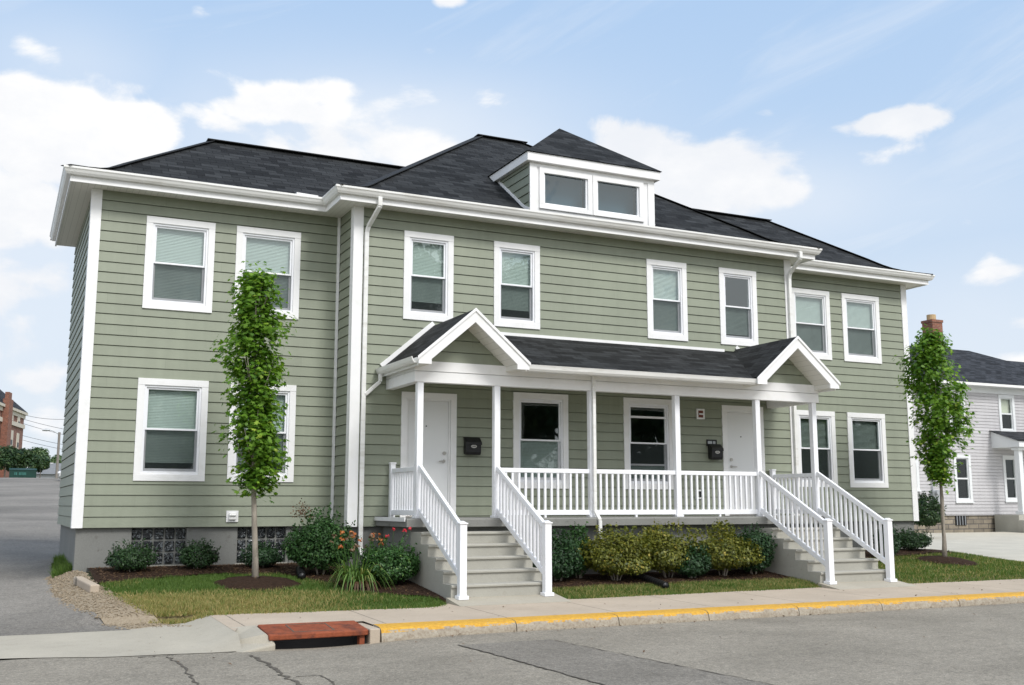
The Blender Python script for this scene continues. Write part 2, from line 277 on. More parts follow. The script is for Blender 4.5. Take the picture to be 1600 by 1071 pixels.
MAT = dict(
    siding=siding_mat('sage_siding', (.262, .287, .218)),
    white=simple('white_trim', (.84, .84, .84), .5, .04, 2.0, c2=(.795, .795, .78), cscale=2.2),
    vinyl=simple('white_vinyl', (.86, .87, .9), .4, .03, 3.0, c2=(.82, .825, .84), cscale=4.0),
    gutter=simple('white_gutter', (.80, .80, .78), .35, .05, 1.5, sc3=(1, 1, 6), c2=(.68, .67, .63), cscale=1.2),
    soffit=soffit_mat(),
    door=simple('white_door', (.78, .79, .79), .45, .02, 1.0),
    shingle=shingle_mat('dark_shingles', (.0185, .0198, .0208)),
    cap=simple('ridge_shingle', (.020, .0215, .023), .85, .25, 12, bmp=.5, bscale=80),
    concrete=concrete_mat('step_concrete', (.39, .38, .335), None, (.3, .28, .23), .5),
    slab=concrete_mat('slab_concrete', (.23, .23, .215), None, (.10, .10, .09), .55),
    block=concrete_mat('foundation_concrete', (.205, .208, .196), None, (.12, .115, .10), .75, .2),
    sidewalk=concrete_mat('sidewalk_concrete', (.445, .375, .295), 1.62, (.30, .235, .17), .45),
    apron=concrete_mat('apron_concrete', (.395, .365, .30), None, (.28, .25, .20), .45),
    pad=concrete_mat('pad_concrete', (.50, .47, .395), 3.4, (.4, .38, .32), .4),
    road=asphalt_mat('weathered_asphalt', (.245, .222, .180), (.29, .262, .214)),
    drive=asphalt_mat('driveway_asphalt', (.165, .153, .134), (.27, .25, .22), .3),
    patch=asphalt_mat('patched_asphalt', (.195, .178, .15), (.225, .206, .175)),
    crack=simple('tar_crack', (.10, .088, .07), .95, .2, 12),
    soil=earth_mat('lawn_soil', (.13, .11, .055), (.22, .175, .09), 6, .5),
    mulch=earth_mat('bark_mulch', (.028, .017, .012), (.085, .052, .036), 22, 1.0),
    terrain=earth_mat('far_ground', (.09, .10, .05), (.14, .14, .08), .5, .2),
    gravel=earth_mat('pale_gravel', (.21, .165, .11), (.37, .31, .23), 30, .25),
    kerb=kerb_mat(),
    rust=simple('rusty_iron', (.235, .058, .022), .75, .3, 9, c2=(.11, .032, .018), cscale=5.0, bmp=.5, bscale=40),
    black=simple('black_plastic', (.012, .012, .013), .4, .2, 8),
    dark=simple('dark_interior', (.02, .02, .02), .9, .1, 2),
    painted_sky=simple('painted_sky_blue', (.05, .115, .15), .9, .08, 1.5), greyroof=simple('grey_roofing', (.20, .21, .22), .9, .1, 2),  # dormer backing blue imitates the sky mirrored in its panes
    inner=simple('interior_wall', (.25, .24, .22), .9, .1, 2),
    glass=glass_mat('window_glass'), glass_dim=glass_mat('plain_glass', .3), screen=screen_mat('insect_mesh'), screen_light=screen_mat('fine_insect_mesh', .16),
    dormer_glass=glass_mat('dormer_glass', .9, (.75, .8, .82)),
    blind=simple('blind_white', (.50, .54, .52), .6, .05, 4),
    steel=simple('brushed_metal', (.55, .53, .5), .3, .1, 10, metal=1.0),
    red=simple('red_plastic', (.16, .045, .03), .5, .2, 20),
    bark=simple('grey_bark', (.30, .265, .22), .9, .25, 14, sc3=(1, 1, .4), bmp=.6, bscale=30, c2=(.17, .15, .12), cscale=6),
    maple=leaf_mat('maple_leaf', (.048, .135, .013), (.22, .385, .04), (.40, .50, .08), .42),
    boxwood=leaf_mat('boxwood_leaf', (.010, .030, .009), (.035, .085, .022), (.07, .14, .04), .12),
    shrub=leaf_mat('shrub_leaf', (.018, .055, .014), (.055, .135, .035), (.11, .20, .06), .2),
    yew=leaf_mat('dark_shrub_leaf', (.010, .032, .011), (.032, .085, .026), (.06, .13, .04), .15),
    gold=leaf_mat('golden_shrub_leaf', (.04, .065, .010), (.22, .22, .028), (.36, .28, .045), .22),
    rose=leaf_mat('rose_leaf', (.018, .060, .014), (.06, .15, .035), (.14, .24, .06), .2),
    lily=leaf_mat('lily_blade', (.06, .13, .025), (.15, .25, .06), (.33, .30, .10), .25),
    orange=leaf_mat('orange_petal', (.34, .075, .02), (.46, .17, .04), None, .2),
    redp=leaf_mat('red_petal', (.45, .015, .03), (.60, .03, .05), None, .2),
    brownp=leaf_mat('dry_brown_leaf', (.08, .045, .025), (.17, .10, .05), None, .1),
    grass=leaf_mat('grass_blade', (.055, .115, .018), (.125, .20, .04), (.44, .34, .15), .3, .6),
    far_leaf=leaf_mat('far_leaf', (.065, .12, .06), (.16, .235, .10), (.24, .30, .12), .25),
    hedge_leaf=leaf_mat('hedge_leaf', (.012, .035, .012), (.045, .09, .022), (.10, .12, .03), .15),
    nsiding=None, nwhite=simple('neighbour_trim', (.72, .74, .75), .6, .04, 1),
    nshingle=shingle_mat('slate_shingles', (.026, .028, .032)),
    stone=brick_mat('rough_limestone', (.34, .29, .22), (.22, .19, .15), (.12, .11, .10), .55, .19),
    brick=brick_mat('orange_brick', (.30, .11, .065), (.20, .075, .05), (.26, .2, .16)),
    oldbrick=brick_mat('red_brick', (.27, .12, .08), (.20, .085, .06), (.25, .2, .17), .5, .16),
    buff=simple('buff_clay', (.50, .36, .20), .9, .1, 6),
    cream=simple('cream_stone', (.60, .55, .46), .8, .06, 2),
    greenmetal=simple('green_metal', (.006, .040, .030), .5, .2, 3),
    palegreen=simple('pale_green_paint', (.035, .15, .125), .6, .2, 4),
    wood=simple('weathered_pole', (.22, .20, .18), .9, .2, 4, sc3=(1, 1, .3)),
    galv=simple('galvanised_metal', (.42, .44, .46), .5, .1, 3, metal=.4),
    carpaint=simple('silver_car_paint', (.60, .60, .58), .3, .03, 3, metal=.3),
    tyre=simple('tyre_rubber', (.02, .02, .02), .8, .1, 10),
    cable=simple('cable_black', (.10, .11, .12), .7, .1, 2),
    glassblock=None,
)
MAT['nsiding'] = siding_mat('grey_lap_siding', (.50, .49, .50), .128)
def glassblock_mat():
    m, nt, b = newmat('glass_block'); p = pos(nt)
    n = NOISE(nt, p, 14, 5, .6, 1.5)
    col = MIX(nt, RANGE(nt, n, .52, .62, 0, 1, True), (.008, .010, .012), (.16, .18, .19))
    nt.links.new(col, b.inputs['Base Color']); b.inputs['Roughness'].default_value = .12; b.inputs['Specular IOR Level'].default_value = .5
    bump(nt, b, n, .8, .03); return m
MAT['glassblock'] = glassblock_mat()

# ------------------------------------------------------------------ object helpers
WLOC = {}
def wloc(o): return WLOC.get(o.name, Vector((0, 0, 0))) if o else Vector((0, 0, 0))
def tag(o, label=None, cat=None, group=None, kind=None):
    if label: o['label'] = label
    if cat: o['category'] = cat
    if group: o['group'] = group
    if kind: o['kind'] = kind
    return o
def thing(name, loc, label, cat, group=None):
    o = bpy.data.objects.new(name, None); COL.objects.link(o); o.location = loc; o.empty_display_size = .2
    WLOC[o.name] = Vector(loc); return tag(o, label, cat, group)
def link(name, me, mat, parent=None, loc=None):
    o = bpy.data.objects.new(name, me); COL.objects.link(o)
    if mat and not me.materials: me.materials.append(mat)
    if parent: o.parent = parent; WLOC[o.name] = WLOC.get(parent.name, Vector((0, 0, 0)))
    elif loc is not None: o.location = loc; WLOC[o.name] = Vector(loc)
    return o
class MB:
    def __init__(s): s.v = []; s.f = []; s.uv = []; s.t = []
    def face(s, pts, uv=None, tint=0.0):
        i = len(s.v); s.v += [tuple(p) for p in pts]; s.f.append(tuple(range(i, i+len(pts))))
        s.uv.append(uv or [(0, 0)]*len(pts)); s.t.append(tint)
    def box(s, x0, x1, y0, y1, z0, z1):
        P = [(x0, y0, z0), (x1, y0, z0), (x1, y1, z0), (x0, y1, z0), (x0, y0, z1), (x1, y0, z1), (x1, y1, z1), (x0, y1, z1)]
        for q in ((0, 1, 5, 4), (1, 2, 6, 5), (2, 3, 7, 6), (3, 0, 4, 7), (4, 5, 6, 7), (3, 2, 1, 0)):
            pts = [P[k] for k in q]
            if q == (0, 1, 5, 4) or q == (2, 3, 7, 6): uv = [(p[0], p[2]) for p in pts]
            elif q in ((1, 2, 6, 5), (3, 0, 4, 7)): uv = [(p[1], p[2]) for p in pts]
            else: uv = [(p[0], p[1]) for p in pts]
            s.face(pts, uv)
    def prism(s, poly, axis, a, b):                 # poly in the two other axes, in order
        def P(p, k):
            return {'x': (k, p[0], p[1]), 'y': (p[0], k, p[1]), 'z': (p[0], p[1], k)}[axis]
        n = len(poly)
        s.face([P(p, a) for p in poly], [tuple(p) for p in poly]); s.face([P(p, b) for p in reversed(poly)], [tuple(p) for p in reversed(poly)])
        for i in range(n):
            p, q = poly[i], poly[(i+1) % n]; L = math.hypot(q[0]-p[0], q[1]-p[1])
            s.face([P(p, b), P(q, b), P(q, a), P(p, a)], [(b, 0), (b, L), (a, L), (a, 0)])
    def bar(s, p, q, w, h, up=(0, 0, 1)):           # rectangular bar between two points
        p, q = Vector(p), Vector(q); d = (q-p).normalized(); u = Vector(up)
        sd = d.cross(u); sd = sd.normalized() if sd.length > 1e-5 else Vector((1, 0, 0)); u2 = sd.cross(d)
        c = [sd*w/2*a+u2*h/2*b for a, b in ((-1, -1), (1, -1), (1, 1), (-1, 1))]
        A = [p+k for k in c]; B = [q+k for k in c]
        Lb = (q-p).length
        for i in range(4): j = (i+1) % 4; s.face([A[i], A[j], B[j], B[i]], [(0, .01), (.13, .01), (.13, Lb), (0, Lb)])
        s.face(A[::-1]); s.face(B)
    def tube(s, pts, rad, n=8, cap=True):
        pts = [Vector(p) for p in pts]; rad = rad if isinstance(rad, (list, tuple)) else [rad]*len(pts)
        rings = []
        for i, p in enumerate(pts):
            d = (pts[min(i+1, len(pts)-1)]-pts[max(i-1, 0)]).normalized()
            a = d.cross(Vector((0, 0, 1))); a = a.normalized() if a.length > 1e-3 else Vector((1, 0, 0)); b = d.cross(a)
            base = len(s.v)
            for k in range(n):
                t = 2*math.pi*k/n; s.v.append(tuple(p+(a*math.cos(t)+b*math.sin(t))*rad[i]))
            rings.append(base)
        for i in range(len(pts)-1):
            for k in range(n):
                j = (k+1) % n; s.f.append((rings[i]+k, rings[i]+j, rings[i+1]+j, rings[i+1]+k)); s.uv.append([(0, 0)]*4); s.t.append(0.0)
        if cap:
            s.f.append(tuple(rings[0]+k for k in range(n))); s.uv.append([(0, 0)]*n); s.t.append(0.0)
            s.f.append(tuple(rings[-1]+n-1-k for k in range(n))); s.uv.append([(0, 0)]*n); s.t.append(0.0)
    def build(s, name, mat, parent=None, loc=None, smooth=False, bevel=0.0, fix=True, tints=False):
        L = wloc(parent) if parent else (Vector(loc) if loc is not None else Vector((0, 0, 0)))
        me = bpy.data.meshes.new(name)
        me.from_pydata([(a-L.x, b-L.y, c-L.z) for a, b, c in s.v], [], s.f)
        uvl = me.uv_layers.new(name='UVMap'); flat = [c for f in s.uv for p in f for c in p]; uvl.data.foreach_set('uv', flat)
        if tints:
            a = me.attributes.new('tint', 'FLOAT', 'FACE'); a.data.foreach_set('value', s.t)
        if fix:
            bm = bmesh.new(); bm.from_mesh(me); bmesh.ops.remove_doubles(bm, verts=bm.verts, dist=1e-5); bmesh.ops.recalc_face_normals(bm, faces=bm.faces); bm.to_mesh(me); bm.free()
        if smooth: me.polygons.foreach_set('use_smooth', [True]*len(me.polygons))
        o = link(name, me, mat, parent, loc)
        if bevel:
            md = o.modifiers.new('bevel', 'BEVEL'); md.width = bevel; md.segments = 2; md.limit_method = 'ANGLE'
        return o
def box_obj(name, mat, parent, dims, bevel=0.0):
    m = MB(); m.box(*dims); return m.build(name, mat, parent, bevel=bevel)

# ------------------------------------------------------------------ the ground
def sst(a, b, x):
    t = np.clip((x-a)/(b-a), 0, 1); return t*t*(3-2*t)
def dip(x): return -.06*np.exp(-((x-2.3)/1.1)**2)
def G(x, y):
    x = np.asarray(x, float); y = np.asarray(y, float)
    walk = -1.07+.035*np.clip((y+5.85)/1.85, 0, 1)
    lot = -1.035+.035*np.clip((y+4.0)/.3, 0, 1)+.1*np.clip(y+4, 0, 3.5)
    lot = np.where(y < -4.0, walk, lot)
    hill = np.where(y < -4.3, -1.195+.08*np.clip((y+6.15)/1.85, 0, 1), -1.115+.0485*(y+4.3))
    hill = np.where(y > 66, 2.295, hill)
    right = -1.0+.02*np.clip(y+4, 0, 40); right = np.where(y < -4.0, walk, right)
    wl = np.where(y < -4.0, sst(1.15+.0*y, 1.42, x), sst(-.55, .25, x))*(1-sst(6, 14, y)*(1-sst(2, 20, x)))
    z = hill*(1-wl)+lot*wl
    wr = sst(18.0, 20.2, x); z = z*(1-wr)+right*wr
    road = -1.2+dip(x)*np.exp(-((y+6.2)/.8)**2)
    z = np.where(y < -6.14, road, z)
    return z
def gz(x, y): return float(G(x, y))
def sheet(name, mat, xs, ys, dz=0.0, kind='structure', keep=None, zf=None, parent=None):
    X, Y = np.meshgrid(np.array(xs, float), np.array(ys, float)); Z = (zf or G)(X, Y)+dz
    nx = len(xs); v = np.stack([X, Y, Z], -1).reshape(-1, 3)
    f = []
    for j in range(len(ys)-1):
        for i in range(nx-1):
            if keep and not keep((xs[i]+xs[i+1])/2, (ys[j]+ys[j+1])/2): continue
            f.append((j*nx+i, j*nx+i+1, (j+1)*nx+i+1, (j+1)*nx+i))
    me = bpy.data.meshes.new(name); me.from_pydata(v.tolist(), [], f)
    bm = bmesh.new(); bm.from_mesh(me); loose = [q for q in bm.verts if not q.link_faces]; bmesh.ops.delete(bm, geom=loose, context='VERTS'); bm.to_mesh(me); bm.free()
    me.polygons.foreach_set('use_smooth', [True]*len(me.polygons))
    o = link(name, me, mat, parent)
    if kind: o['kind'] = kind
    return o
def strip_sheet(name, mat, ys, xl, xr, nx=12, dz=0.0, kind='structure'):    # between two x-limits that change with y
    v, f = [], []
    for y in ys:
        a, b = xl(y), xr(y)
        for i in range(nx+1):
            x = a+(b-a)*i/nx; v.append((x, y, gz(x, y)+dz))
    for j in range(len(ys)-1):
        for i in range(nx): k = j*(nx+1)+i; f.append((k, k+1, k+nx+2, k+nx+1))
    me = bpy.data.meshes.new(name); me.from_pydata(v, [], f); me.polygons.foreach_set('use_smooth', [True]*len(f))
    o = link(name, me, mat); o['kind'] = kind; return o
def band_sheet(name, mat, xs, yl, yh, ny=8, dz=0.0, kind='structure', zf=None):
    v, f = [], []
    for x in xs:
        a, b = yl(x), yh(x)
        for i in range(ny+1):
            y = a+(b-a)*i/ny; v.append((x, y, (zf(x, y) if zf else gz(x, y)+dz)))
    for j in range(len(xs)-1):
        for i in range(ny): k = j*(ny+1)+i; f.append((k, k+ny+1, k+ny+2, k+1))
    me = bpy.data.meshes.new(name); me.from_pydata(v, [], f); me.polygons.foreach_set('use_smooth', [True]*len(f))
    o = link(name, me, mat); o['kind'] = kind; return o
def interp(pts):
    xs = [p[0] for p in pts]; ys = [p[1] for p in pts]
    return lambda t: float(np.interp(t, xs, ys))
rng = random.Random(7)
def rag(f, amp, fr):                                # a ragged edge
    ph = rng.uniform(0, 9)
    return lambda t: f(t)+amp*(math.sin(t*fr+ph)+.6*math.sin(t*fr*2.7+ph*2)+.4*math.sin(t*fr*6.1+ph*3))
lin = lambda a, b, n: [a+(b-a)*i/n for i in range(n+1)]
gx_ = lin(-800, -80, 6)+lin(-60, -6, 9)+lin(-5, 24, 116)+lin(26, 70, 22)+lin(100, 900, 6)
gy_ = lin(-800, -60, 5)+lin(-40, -17, 6)+lin(-16, -6.2, 14)+lin(-6.12, 8, 70)+lin(9, 90, 40)+lin(120, 1500, 8)
sheet('terrain', MAT['terrain'], gx_, gy_, -.05, keep=lambda x, y: not (1.1 < x < 3.15 and -6.25 < y < -5.2))
sheet('road', MAT['road'], lin(-150, -8, 20)+lin(-7, 20, 108)+lin(22, 200, 30), lin(-16, -8, 16)+lin(-7.8, -6.145, 16))
road = bpy.data.objects['road']
ROADZ = -1.2
# drive edge seen from the street: x of the asphalt's right edge for each y
drive_edge = interp([(-4.62, .42), (-4.2, .26), (-3.4, -.02), (-2.6, -.20), (-1, -.30), (0, -.30), (3, -.12), (4.4, -.05), (5.2, 1.0), (9, 3), (90, 6)])
strip_sheet('driveway', MAT['drive'], lin(-4.62, 6, 60)+lin(6.5, 66, 60)+lin(68, 90, 6), lambda y: -40 if y > 8 else -16, rag(drive_edge, .02, 3), 40, .006)
# concrete apron, sidewalk
aprE = rag(interp([(-20, -4.62), (.35, -4.62), (.9, -4.35), (1.5, -4.15), (1.6, -4.1)]), .012, 5)
band_sheet('driveway_apron', MAT['apron'], lin(-16, 1.42, 60), rag(interp([(-16, -6.1), (-1, -6.08), (-.4, -6.2), (.3, -6.46), (1.27, -6.42), (1.42, -6.3)]), .03, 2.6), aprE, 8, .006)
walk_in = rag(interp([(1.4, -4.2), (2.2, -4.25), (3.4, -4.35), (4.3, -4.4), (4.62, -4.3), (4.75, -4.02), (6.5, -4.02), (6.9, -4.2), (7.6, -4.12), (11.3, -4.02), (11.55, -4.0), (13.5, -3.95), (13.9, -4.05), (60, -4.1)]), .014, 4)
def walk_out(x): return -5.52 if 1.42 < x < 3.053 else -5.86
band_sheet('sidewalk', MAT['sidewalk'], lin(1.42, 3.05, 16)+[3.055]+lin(3.2, 24, 140)+lin(24.5, 80, 20), walk_out, walk_in, 8, .008)
# landings in front of the two flights
for k, xc in enumerate((5.66, 12.52)):
    m = MB(); m.prism([(-4.48, -1.4), (-4.48, -1.032), (-3.95, -.957), (-3.95, -1.4)], 'x', xc-.87, xc+.90)
    LAND = m
    o = m.build('landing', MAT['apron']); o['kind'] = 'structure'
# lot: bare lawn soil, mulch beds, gravel and the concrete parking pad beyond
lawn_mul = interp([(.3, -1.75), (1.2, -1.35), (2.2, -1.15), (3.0, -1.35), (3.5, -2.2), (3.75, -3.1), (4.2, -3.45), (4.7, -3.75), (4.8, -3.9)])
band_sheet('lawn', MAT['soil'], lin(.25, 20.5, 120), lambda x: walk_in(max(1.42, x))+.0, lambda x: 1.0 if x > 18.3 else -.2, 24, -.012)
band_sheet('mulch_bed', MAT['mulch'], lin(.25, 4.82, 50), rag(lawn_mul, .05, 5), lambda x: .1 if x < 4.25 else -.8, 14, .02)
band_sheet('mulch_bed', MAT['mulch'], lin(6.45, 11.76, 50), rag(lambda x: -3.42+.02*(x-6.5), .05, 4), lambda x: -2.2, 8, .02)
band_sheet('mulch_bed', MAT['mulch'], lin(13.36, 18.4, 40), rag(interp([(13.3, -3.7), (14, -2.4), (15, -1.5), (17.5, -1.0), (18.4, -.9)]), .05, 4), lambda x: .1, 8, .02)
strip_sheet('gravel_verge', MAT['gravel'], lin(-4.6, 1.4, 50), lambda y: drive_edge(y)-.05, rag(interp([(-4.6, 1.25), (-4.3, .86), (-3.4, .58), (-2.4, .36), (-1.4, .2), (0, .12), (1.4, .08)]), .03, 4), 8, .004)
band_sheet('parking_pad', MAT['pad'], lin(19.2, 60, 50), rag(interp([(19, -.7), (20, -1.5), (22, -2.0), (26, -2.4), (60, -2.4)]), .03, 1), lambda x: 11.4, 16, .012)
def mulch_ring(x, y, r):
    m = MB(); n = 40; rr = random.Random(int(x*10)); 
    rad = [r*(1+.13*rr.uniform(-1, 1)) for _ in range(n)]
    def P(k, q, h): a = 2*math.pi*k/n; px, py = x+math.cos(a)*rad[k % n]*q, y+math.sin(a)*rad[k % n]*q; return (px, py, gz(px, py)+h)
    lv = [(1.0, -.01), (.85, .035), (.6, .07), (.3, .095), (.08, .10)]
    for a in range(len(lv)-1):
        for k in range(n): m.face([P(k, *lv[a]), P(k+1, *lv[a]), P(k+1, *lv[a+1]), P(k, *lv[a+1])])
    o = m.build('mulch_mound', MAT['mulch'], smooth=True); o['kind'] = 'structure'
mulch_ring(2.47, -2.15, .62); mulch_ring(16.8, -2.05, .6)
# kerb in cast lengths
def kerb():
    m = MB(); joints = [3.06, 4.83, 6.32, 7.75, 9.32, 10.9, 12.5, 14.2, 16, 18, 20, 22.5, 25, 28, 31, 35, 40, 46, 54, 64, 80]
    prof = [(-6.195, -1.28, .05), (-6.19, -1.19, .05), (-6.185, -1.16, .05), (-6.18, -1.137, .12), (-6.172, -1.115, .34), (-6.158, -1.092, .66), (-6.13, -1.075, .92), (-6.06, -1.065, 1.0), (-5.97, -1.062, .86), (-5.855, -1.06, .62)]
    for a, b in zip(joints, joints[1:]):
        g = .012; st = lin(a+g/2, b-g/2, 8)
        for x0, x1 in zip(st, st[1:]):
            for (p, q) in zip(prof, prof[1:]):
                A = lambda x, t: (x, t[0], t[1]+float(dip(x))*min(1, max(0, (-1.06-t[1])/.1)))
                m.face([A(x0, p), A(x1, p), A(x1, q), A(x0, q)], tint=(p[2]+q[2])/2)
        for x in (st[0], st[-1]): m.face([(x, t[0], t[1]+float(dip(x))*min(1, max(0, (-1.06-t[1])/.1))) for t in prof]+[(x, -5.855, -1.26)])
    o = m.build('kerb', MAT['kerb'], tints=True, smooth=False); o['kind'] = 'structure'
    box = MB(); box.box(3.06, 80, -6.11, -5.86, -1.4, -1.14); c = box.build('kerb_footing', MAT['crack'], o)
kerb()
# cracks and the trench patch in the road
def ribbon(m, pts, w, z=.004, seed=1, sub=8):
    rr = random.Random(seed); P = []
    for (a, b) in zip(pts, pts[1:]):
        for i in range(sub): t = i/sub; P.append((a[0]+(b[0]-a[0])*t, a[1]+(b[1]-a[1])*t))
    P.append(pts[-1]); J = [(x+rr.uniform(-1, 1)*w*.7, y+rr.uniform(-1, 1)*w*.7, w*rr.uniform(.35, 1.1)) for x, y in P]
    for (a, b) in zip(J, J[1:]):
        d = math.hypot(b[0]-a[0], b[1]-a[1])+1e-6; nx, ny = -(b[1]-a[1])/d, (b[0]-a[0])/d
        q = [(a[0]-nx*a[2]/2, a[1]-ny*a[2]/2), (b[0]-nx*b[2]/2, b[1]-ny*b[2]/2), (b[0]+nx*b[2]/2, b[1]+ny*b[2]/2), (a[0]+nx*a[2]/2, a[1]+ny*a[2]/2)]
        m.face([(px, py, gz(px, min(py, -6.15))+z) for px, py in q])
rp = lambda u, v: tuple(on(u, v, 'z', ROADZ)[:2])
for k, (pp, w) in enumerate([([(392, 1021), (415, 1036), (432, 1050), (452, 1062), (500, 1090)], .045), ([(262, 1026), (285, 1042), (300, 1060), (330, 1090)], .035),
                 ([(215, 1028), (262, 1024), (310, 1017), (365, 1016)], .03), ([(462, 1058), (500, 1056), (520, 1066), (525, 1080)], .02)]):
    m = MB(); ribbon(m, [rp(*q) for q in pp], w, .005, k+3, 10); m.build('crack', MAT['crack'], road)
pa, pb, pc, pd = rp(716, 1008), rp(1010, 1090), rp(1300, 1090), rp(858, 1000)
m = MB(); n = 14
for i in range(n):
    f = lambda t: ((pa[0]+(pb[0]-pa[0])*t, pa[1]+(pb[1]-pa[1])*t), (pd[0]+(pc[0]-pd[0])*t, pd[1]+(pc[1]-pd[1])*t))
    (a0, d0), (a1, d1) = f(i/n), f((i+1)/n); m.face([(*a0, gz(*a0)+.004), (*d0, gz(*d0)+.004), (*d1, gz(*d1)+.004), (*a1, gz(*a1)+.004)])
m.build('patch', MAT['patch'], road)
for k, (p, q) in enumerate(((pa, pb), (pd, pc))):
    m = MB(); ribbon(m, [p, q], .026, .008, 40+k, 40); m.build('crack', MAT['crack'], road)

# ------------------------------------------------------------------ green house
W_, A_, D_, H_ = 18.1856, 4.2489, .8792, 5.575
E_ = .1745
WD = 4.5                                            # depth of the wings
house = thing('duplex_house', (W_/2, 0, -.6), 'long sage green two storey clapboard house with white trim, hipped roof and front porch', 'house')
def siding(name, o, dr, nrm, L, z0, z1, openings=(), parent=house, mat=None, e=E_, clip=None, zref=0.0):
    o, dr, nrm = Vector(o), Vector(dr), Vector(nrm); m = MB()
    lo, hi, gr = .018, .003, .012*min(1, e/.16)  # recessed groove added under each lap to shape a darker shadow line
    zs = {z0, z1}; k = math.floor((z0-zref)/e)+1
    while zref+k*e < z1-1e-4: zs.add(zref+k*e); k += 1
    for (a, b, c, d) in openings: zs |= {c, d}
    zs = sorted(z for z in zs if z0-1e-6 <= z <= z1+1e-6)
    def out(z, upper):
        t = (z-zref)/e; fr = t-math.floor(t+1e-6)
        if upper and fr < 1e-4: fr = 1.0
        return lo+(hi-lo)*fr
    P = lambda s, z, w: o+dr*s+nrm*w+Vector((0, 0, z))
    for a, b in zip(zs, zs[1:]):
        if b-a < 1e-5: continue
        zm = (a+b)/2; iv = [(0.0, L)]
        if clip: iv = [clip(zm)]
        for (s0, s1, c, d) in openings:
            if c < zm < d:
                nv = []
                for (p, q) in iv:
                    if s1 <= p or s0 >= q: nv.append((p, q)); continue
                    if s0 > p: nv.append((p, s0))
                    if s1 < q: nv.append((s1, q))
                iv = nv
        wa, wb = out(a, False), out(b, True)
        for (p, q) in iv:
            if clip:
                pa_, qa_ = clip(a); pb_, qb_ = clip(b)
                c_ = b-gr if b-a > gr*2 and b < z1-1e-3 else b; pc_, qc_ = clip(c_); m.face([P(pa_, a, wa), P(qa_, a, wa), P(qc_, c_, wb), P(pc_, c_, wb)])
                if c_ < b: m.face([P(pc_, c_, wb-.022), P(qc_, c_, wb-.022), P(qb_, b, wb-.022), P(pb_, b, wb-.022)])
            else:
                tb = (b-zref)/e
                if abs(tb-round(tb)) < 1e-4 and b-a > gr*1.5:
                    c_ = b-gr; m.face([P(p, a, wa), P(q, a, wa), P(q, c_, wb), P(p, c_, wb)])
                    m.face([P(p, c_, wb), P(q, c_, wb), P(q, c_, wb-.022), P(p, c_, wb-.022)]); m.face([P(p, c_, wb-.022), P(q, c_, wb-.022), P(q, b, wb-.022), P(p, b, wb-.022)])
                else: m.face([P(p, a, wa), P(q, a, wa), P(q, b, wb), P(p, b, wb)])
            t = (a-zref)/e
            if abs(t-round(t)) < 1e-4:
                m.face([P(p, a, hi-.024), P(q, a, hi-.024), P(q, a, wa), P(p, a, wa)])
    return m.build(name, mat or MAT['siding'], parent, fix=False)

CW = .11
WIN = []                                            # (x0,x1,z0,z1,plane y,style)
wx1, wx2, wg = .8631, 2.3709, 1.14
for x0 in (wx1, wx2):
    WIN += [(x0, x0+wg, 3.62, 5.21, 0.0, 'full'), (x0, x0+wg, .752, 2.445, 0.0, 'full')]
    WIN += [(W_-x0-wg, W_-x0, 3.62, 5.21, 0.0, 'full'), (W_-x0-wg, W_-x0, .752, 2.445, 0.0, 'half' if x0 == wx1 else 'half')]
mw = .9577
for x0, st in ((5.1635, 'full'), (6.9356, 'full'), (W_-6.9356-mw, 'full'), (W_-5.1635-mw, 'open')): WIN.append((x0, x0+mw, 3.625, 5.235, -D_, st))
WIN += [(7.335, 8.48, .66, 2.42, -D_, 'low'), (9.705, 10.85, .66, 2.425, -D_, 'dropped')]
DOORS = [(5.16, 6.205, .15, 2.33, 1), (12.035, 13.08, .15, 2.37, -1)]
inner = lambda w: (w[0]+CW, w[1]-CW, w[2]+CW, w[3]-CW)
front_w = [w for w in WIN if w[4] == 0.0]; front_m = [w for w in WIN if w[4] != 0.0]
opl = [inner(w) for w in front_w if w[0] < 9]; opr = [inner(w) for w in front_w if w[0] > 9]
siding('wall', (0, 0, 0), (1, 0, 0), (0, -1, 0), A_, 0, H_, opl)
siding('wall', (W_-A_, 0, 0), (1, 0, 0), (0, -1, 0), A_, 0, H_, [(a-W_+A_, b-W_+A_, c, d) for a, b, c, d in opr])
opm = [(a-A_, b-A_, c, d) for a, b, c, d in map(inner, front_m)]+[(d[0]+CW-A_, d[1]-CW-A_, .0, d[3]-CW) for d in DOORS]
siding('wall', (A_, -D_, 0), (1, 0, 0), (0, -1, 0), W_-2*A_, 0, H_, opm)
siding('wall', (A_, 0, 0), (0, -1, 0), (-1, 0, 0), D_, 0, H_)
siding('wall', (W_-A_, -D_, 0), (0, 1, 0), (1, 0, 0), D_, 0, H_)
siding('wall', (0, WD, 0), (0, -1, 0), (-1, 0, 0), WD, 0, H_)
siding('wall', (W_, 0, 0), (0, 1, 0), (1, 0, 0), WD, 0, H_)
siding('wall', (0, WD, 0), (1, 0, 0), (0, 1, 0), W_, 0, H_)
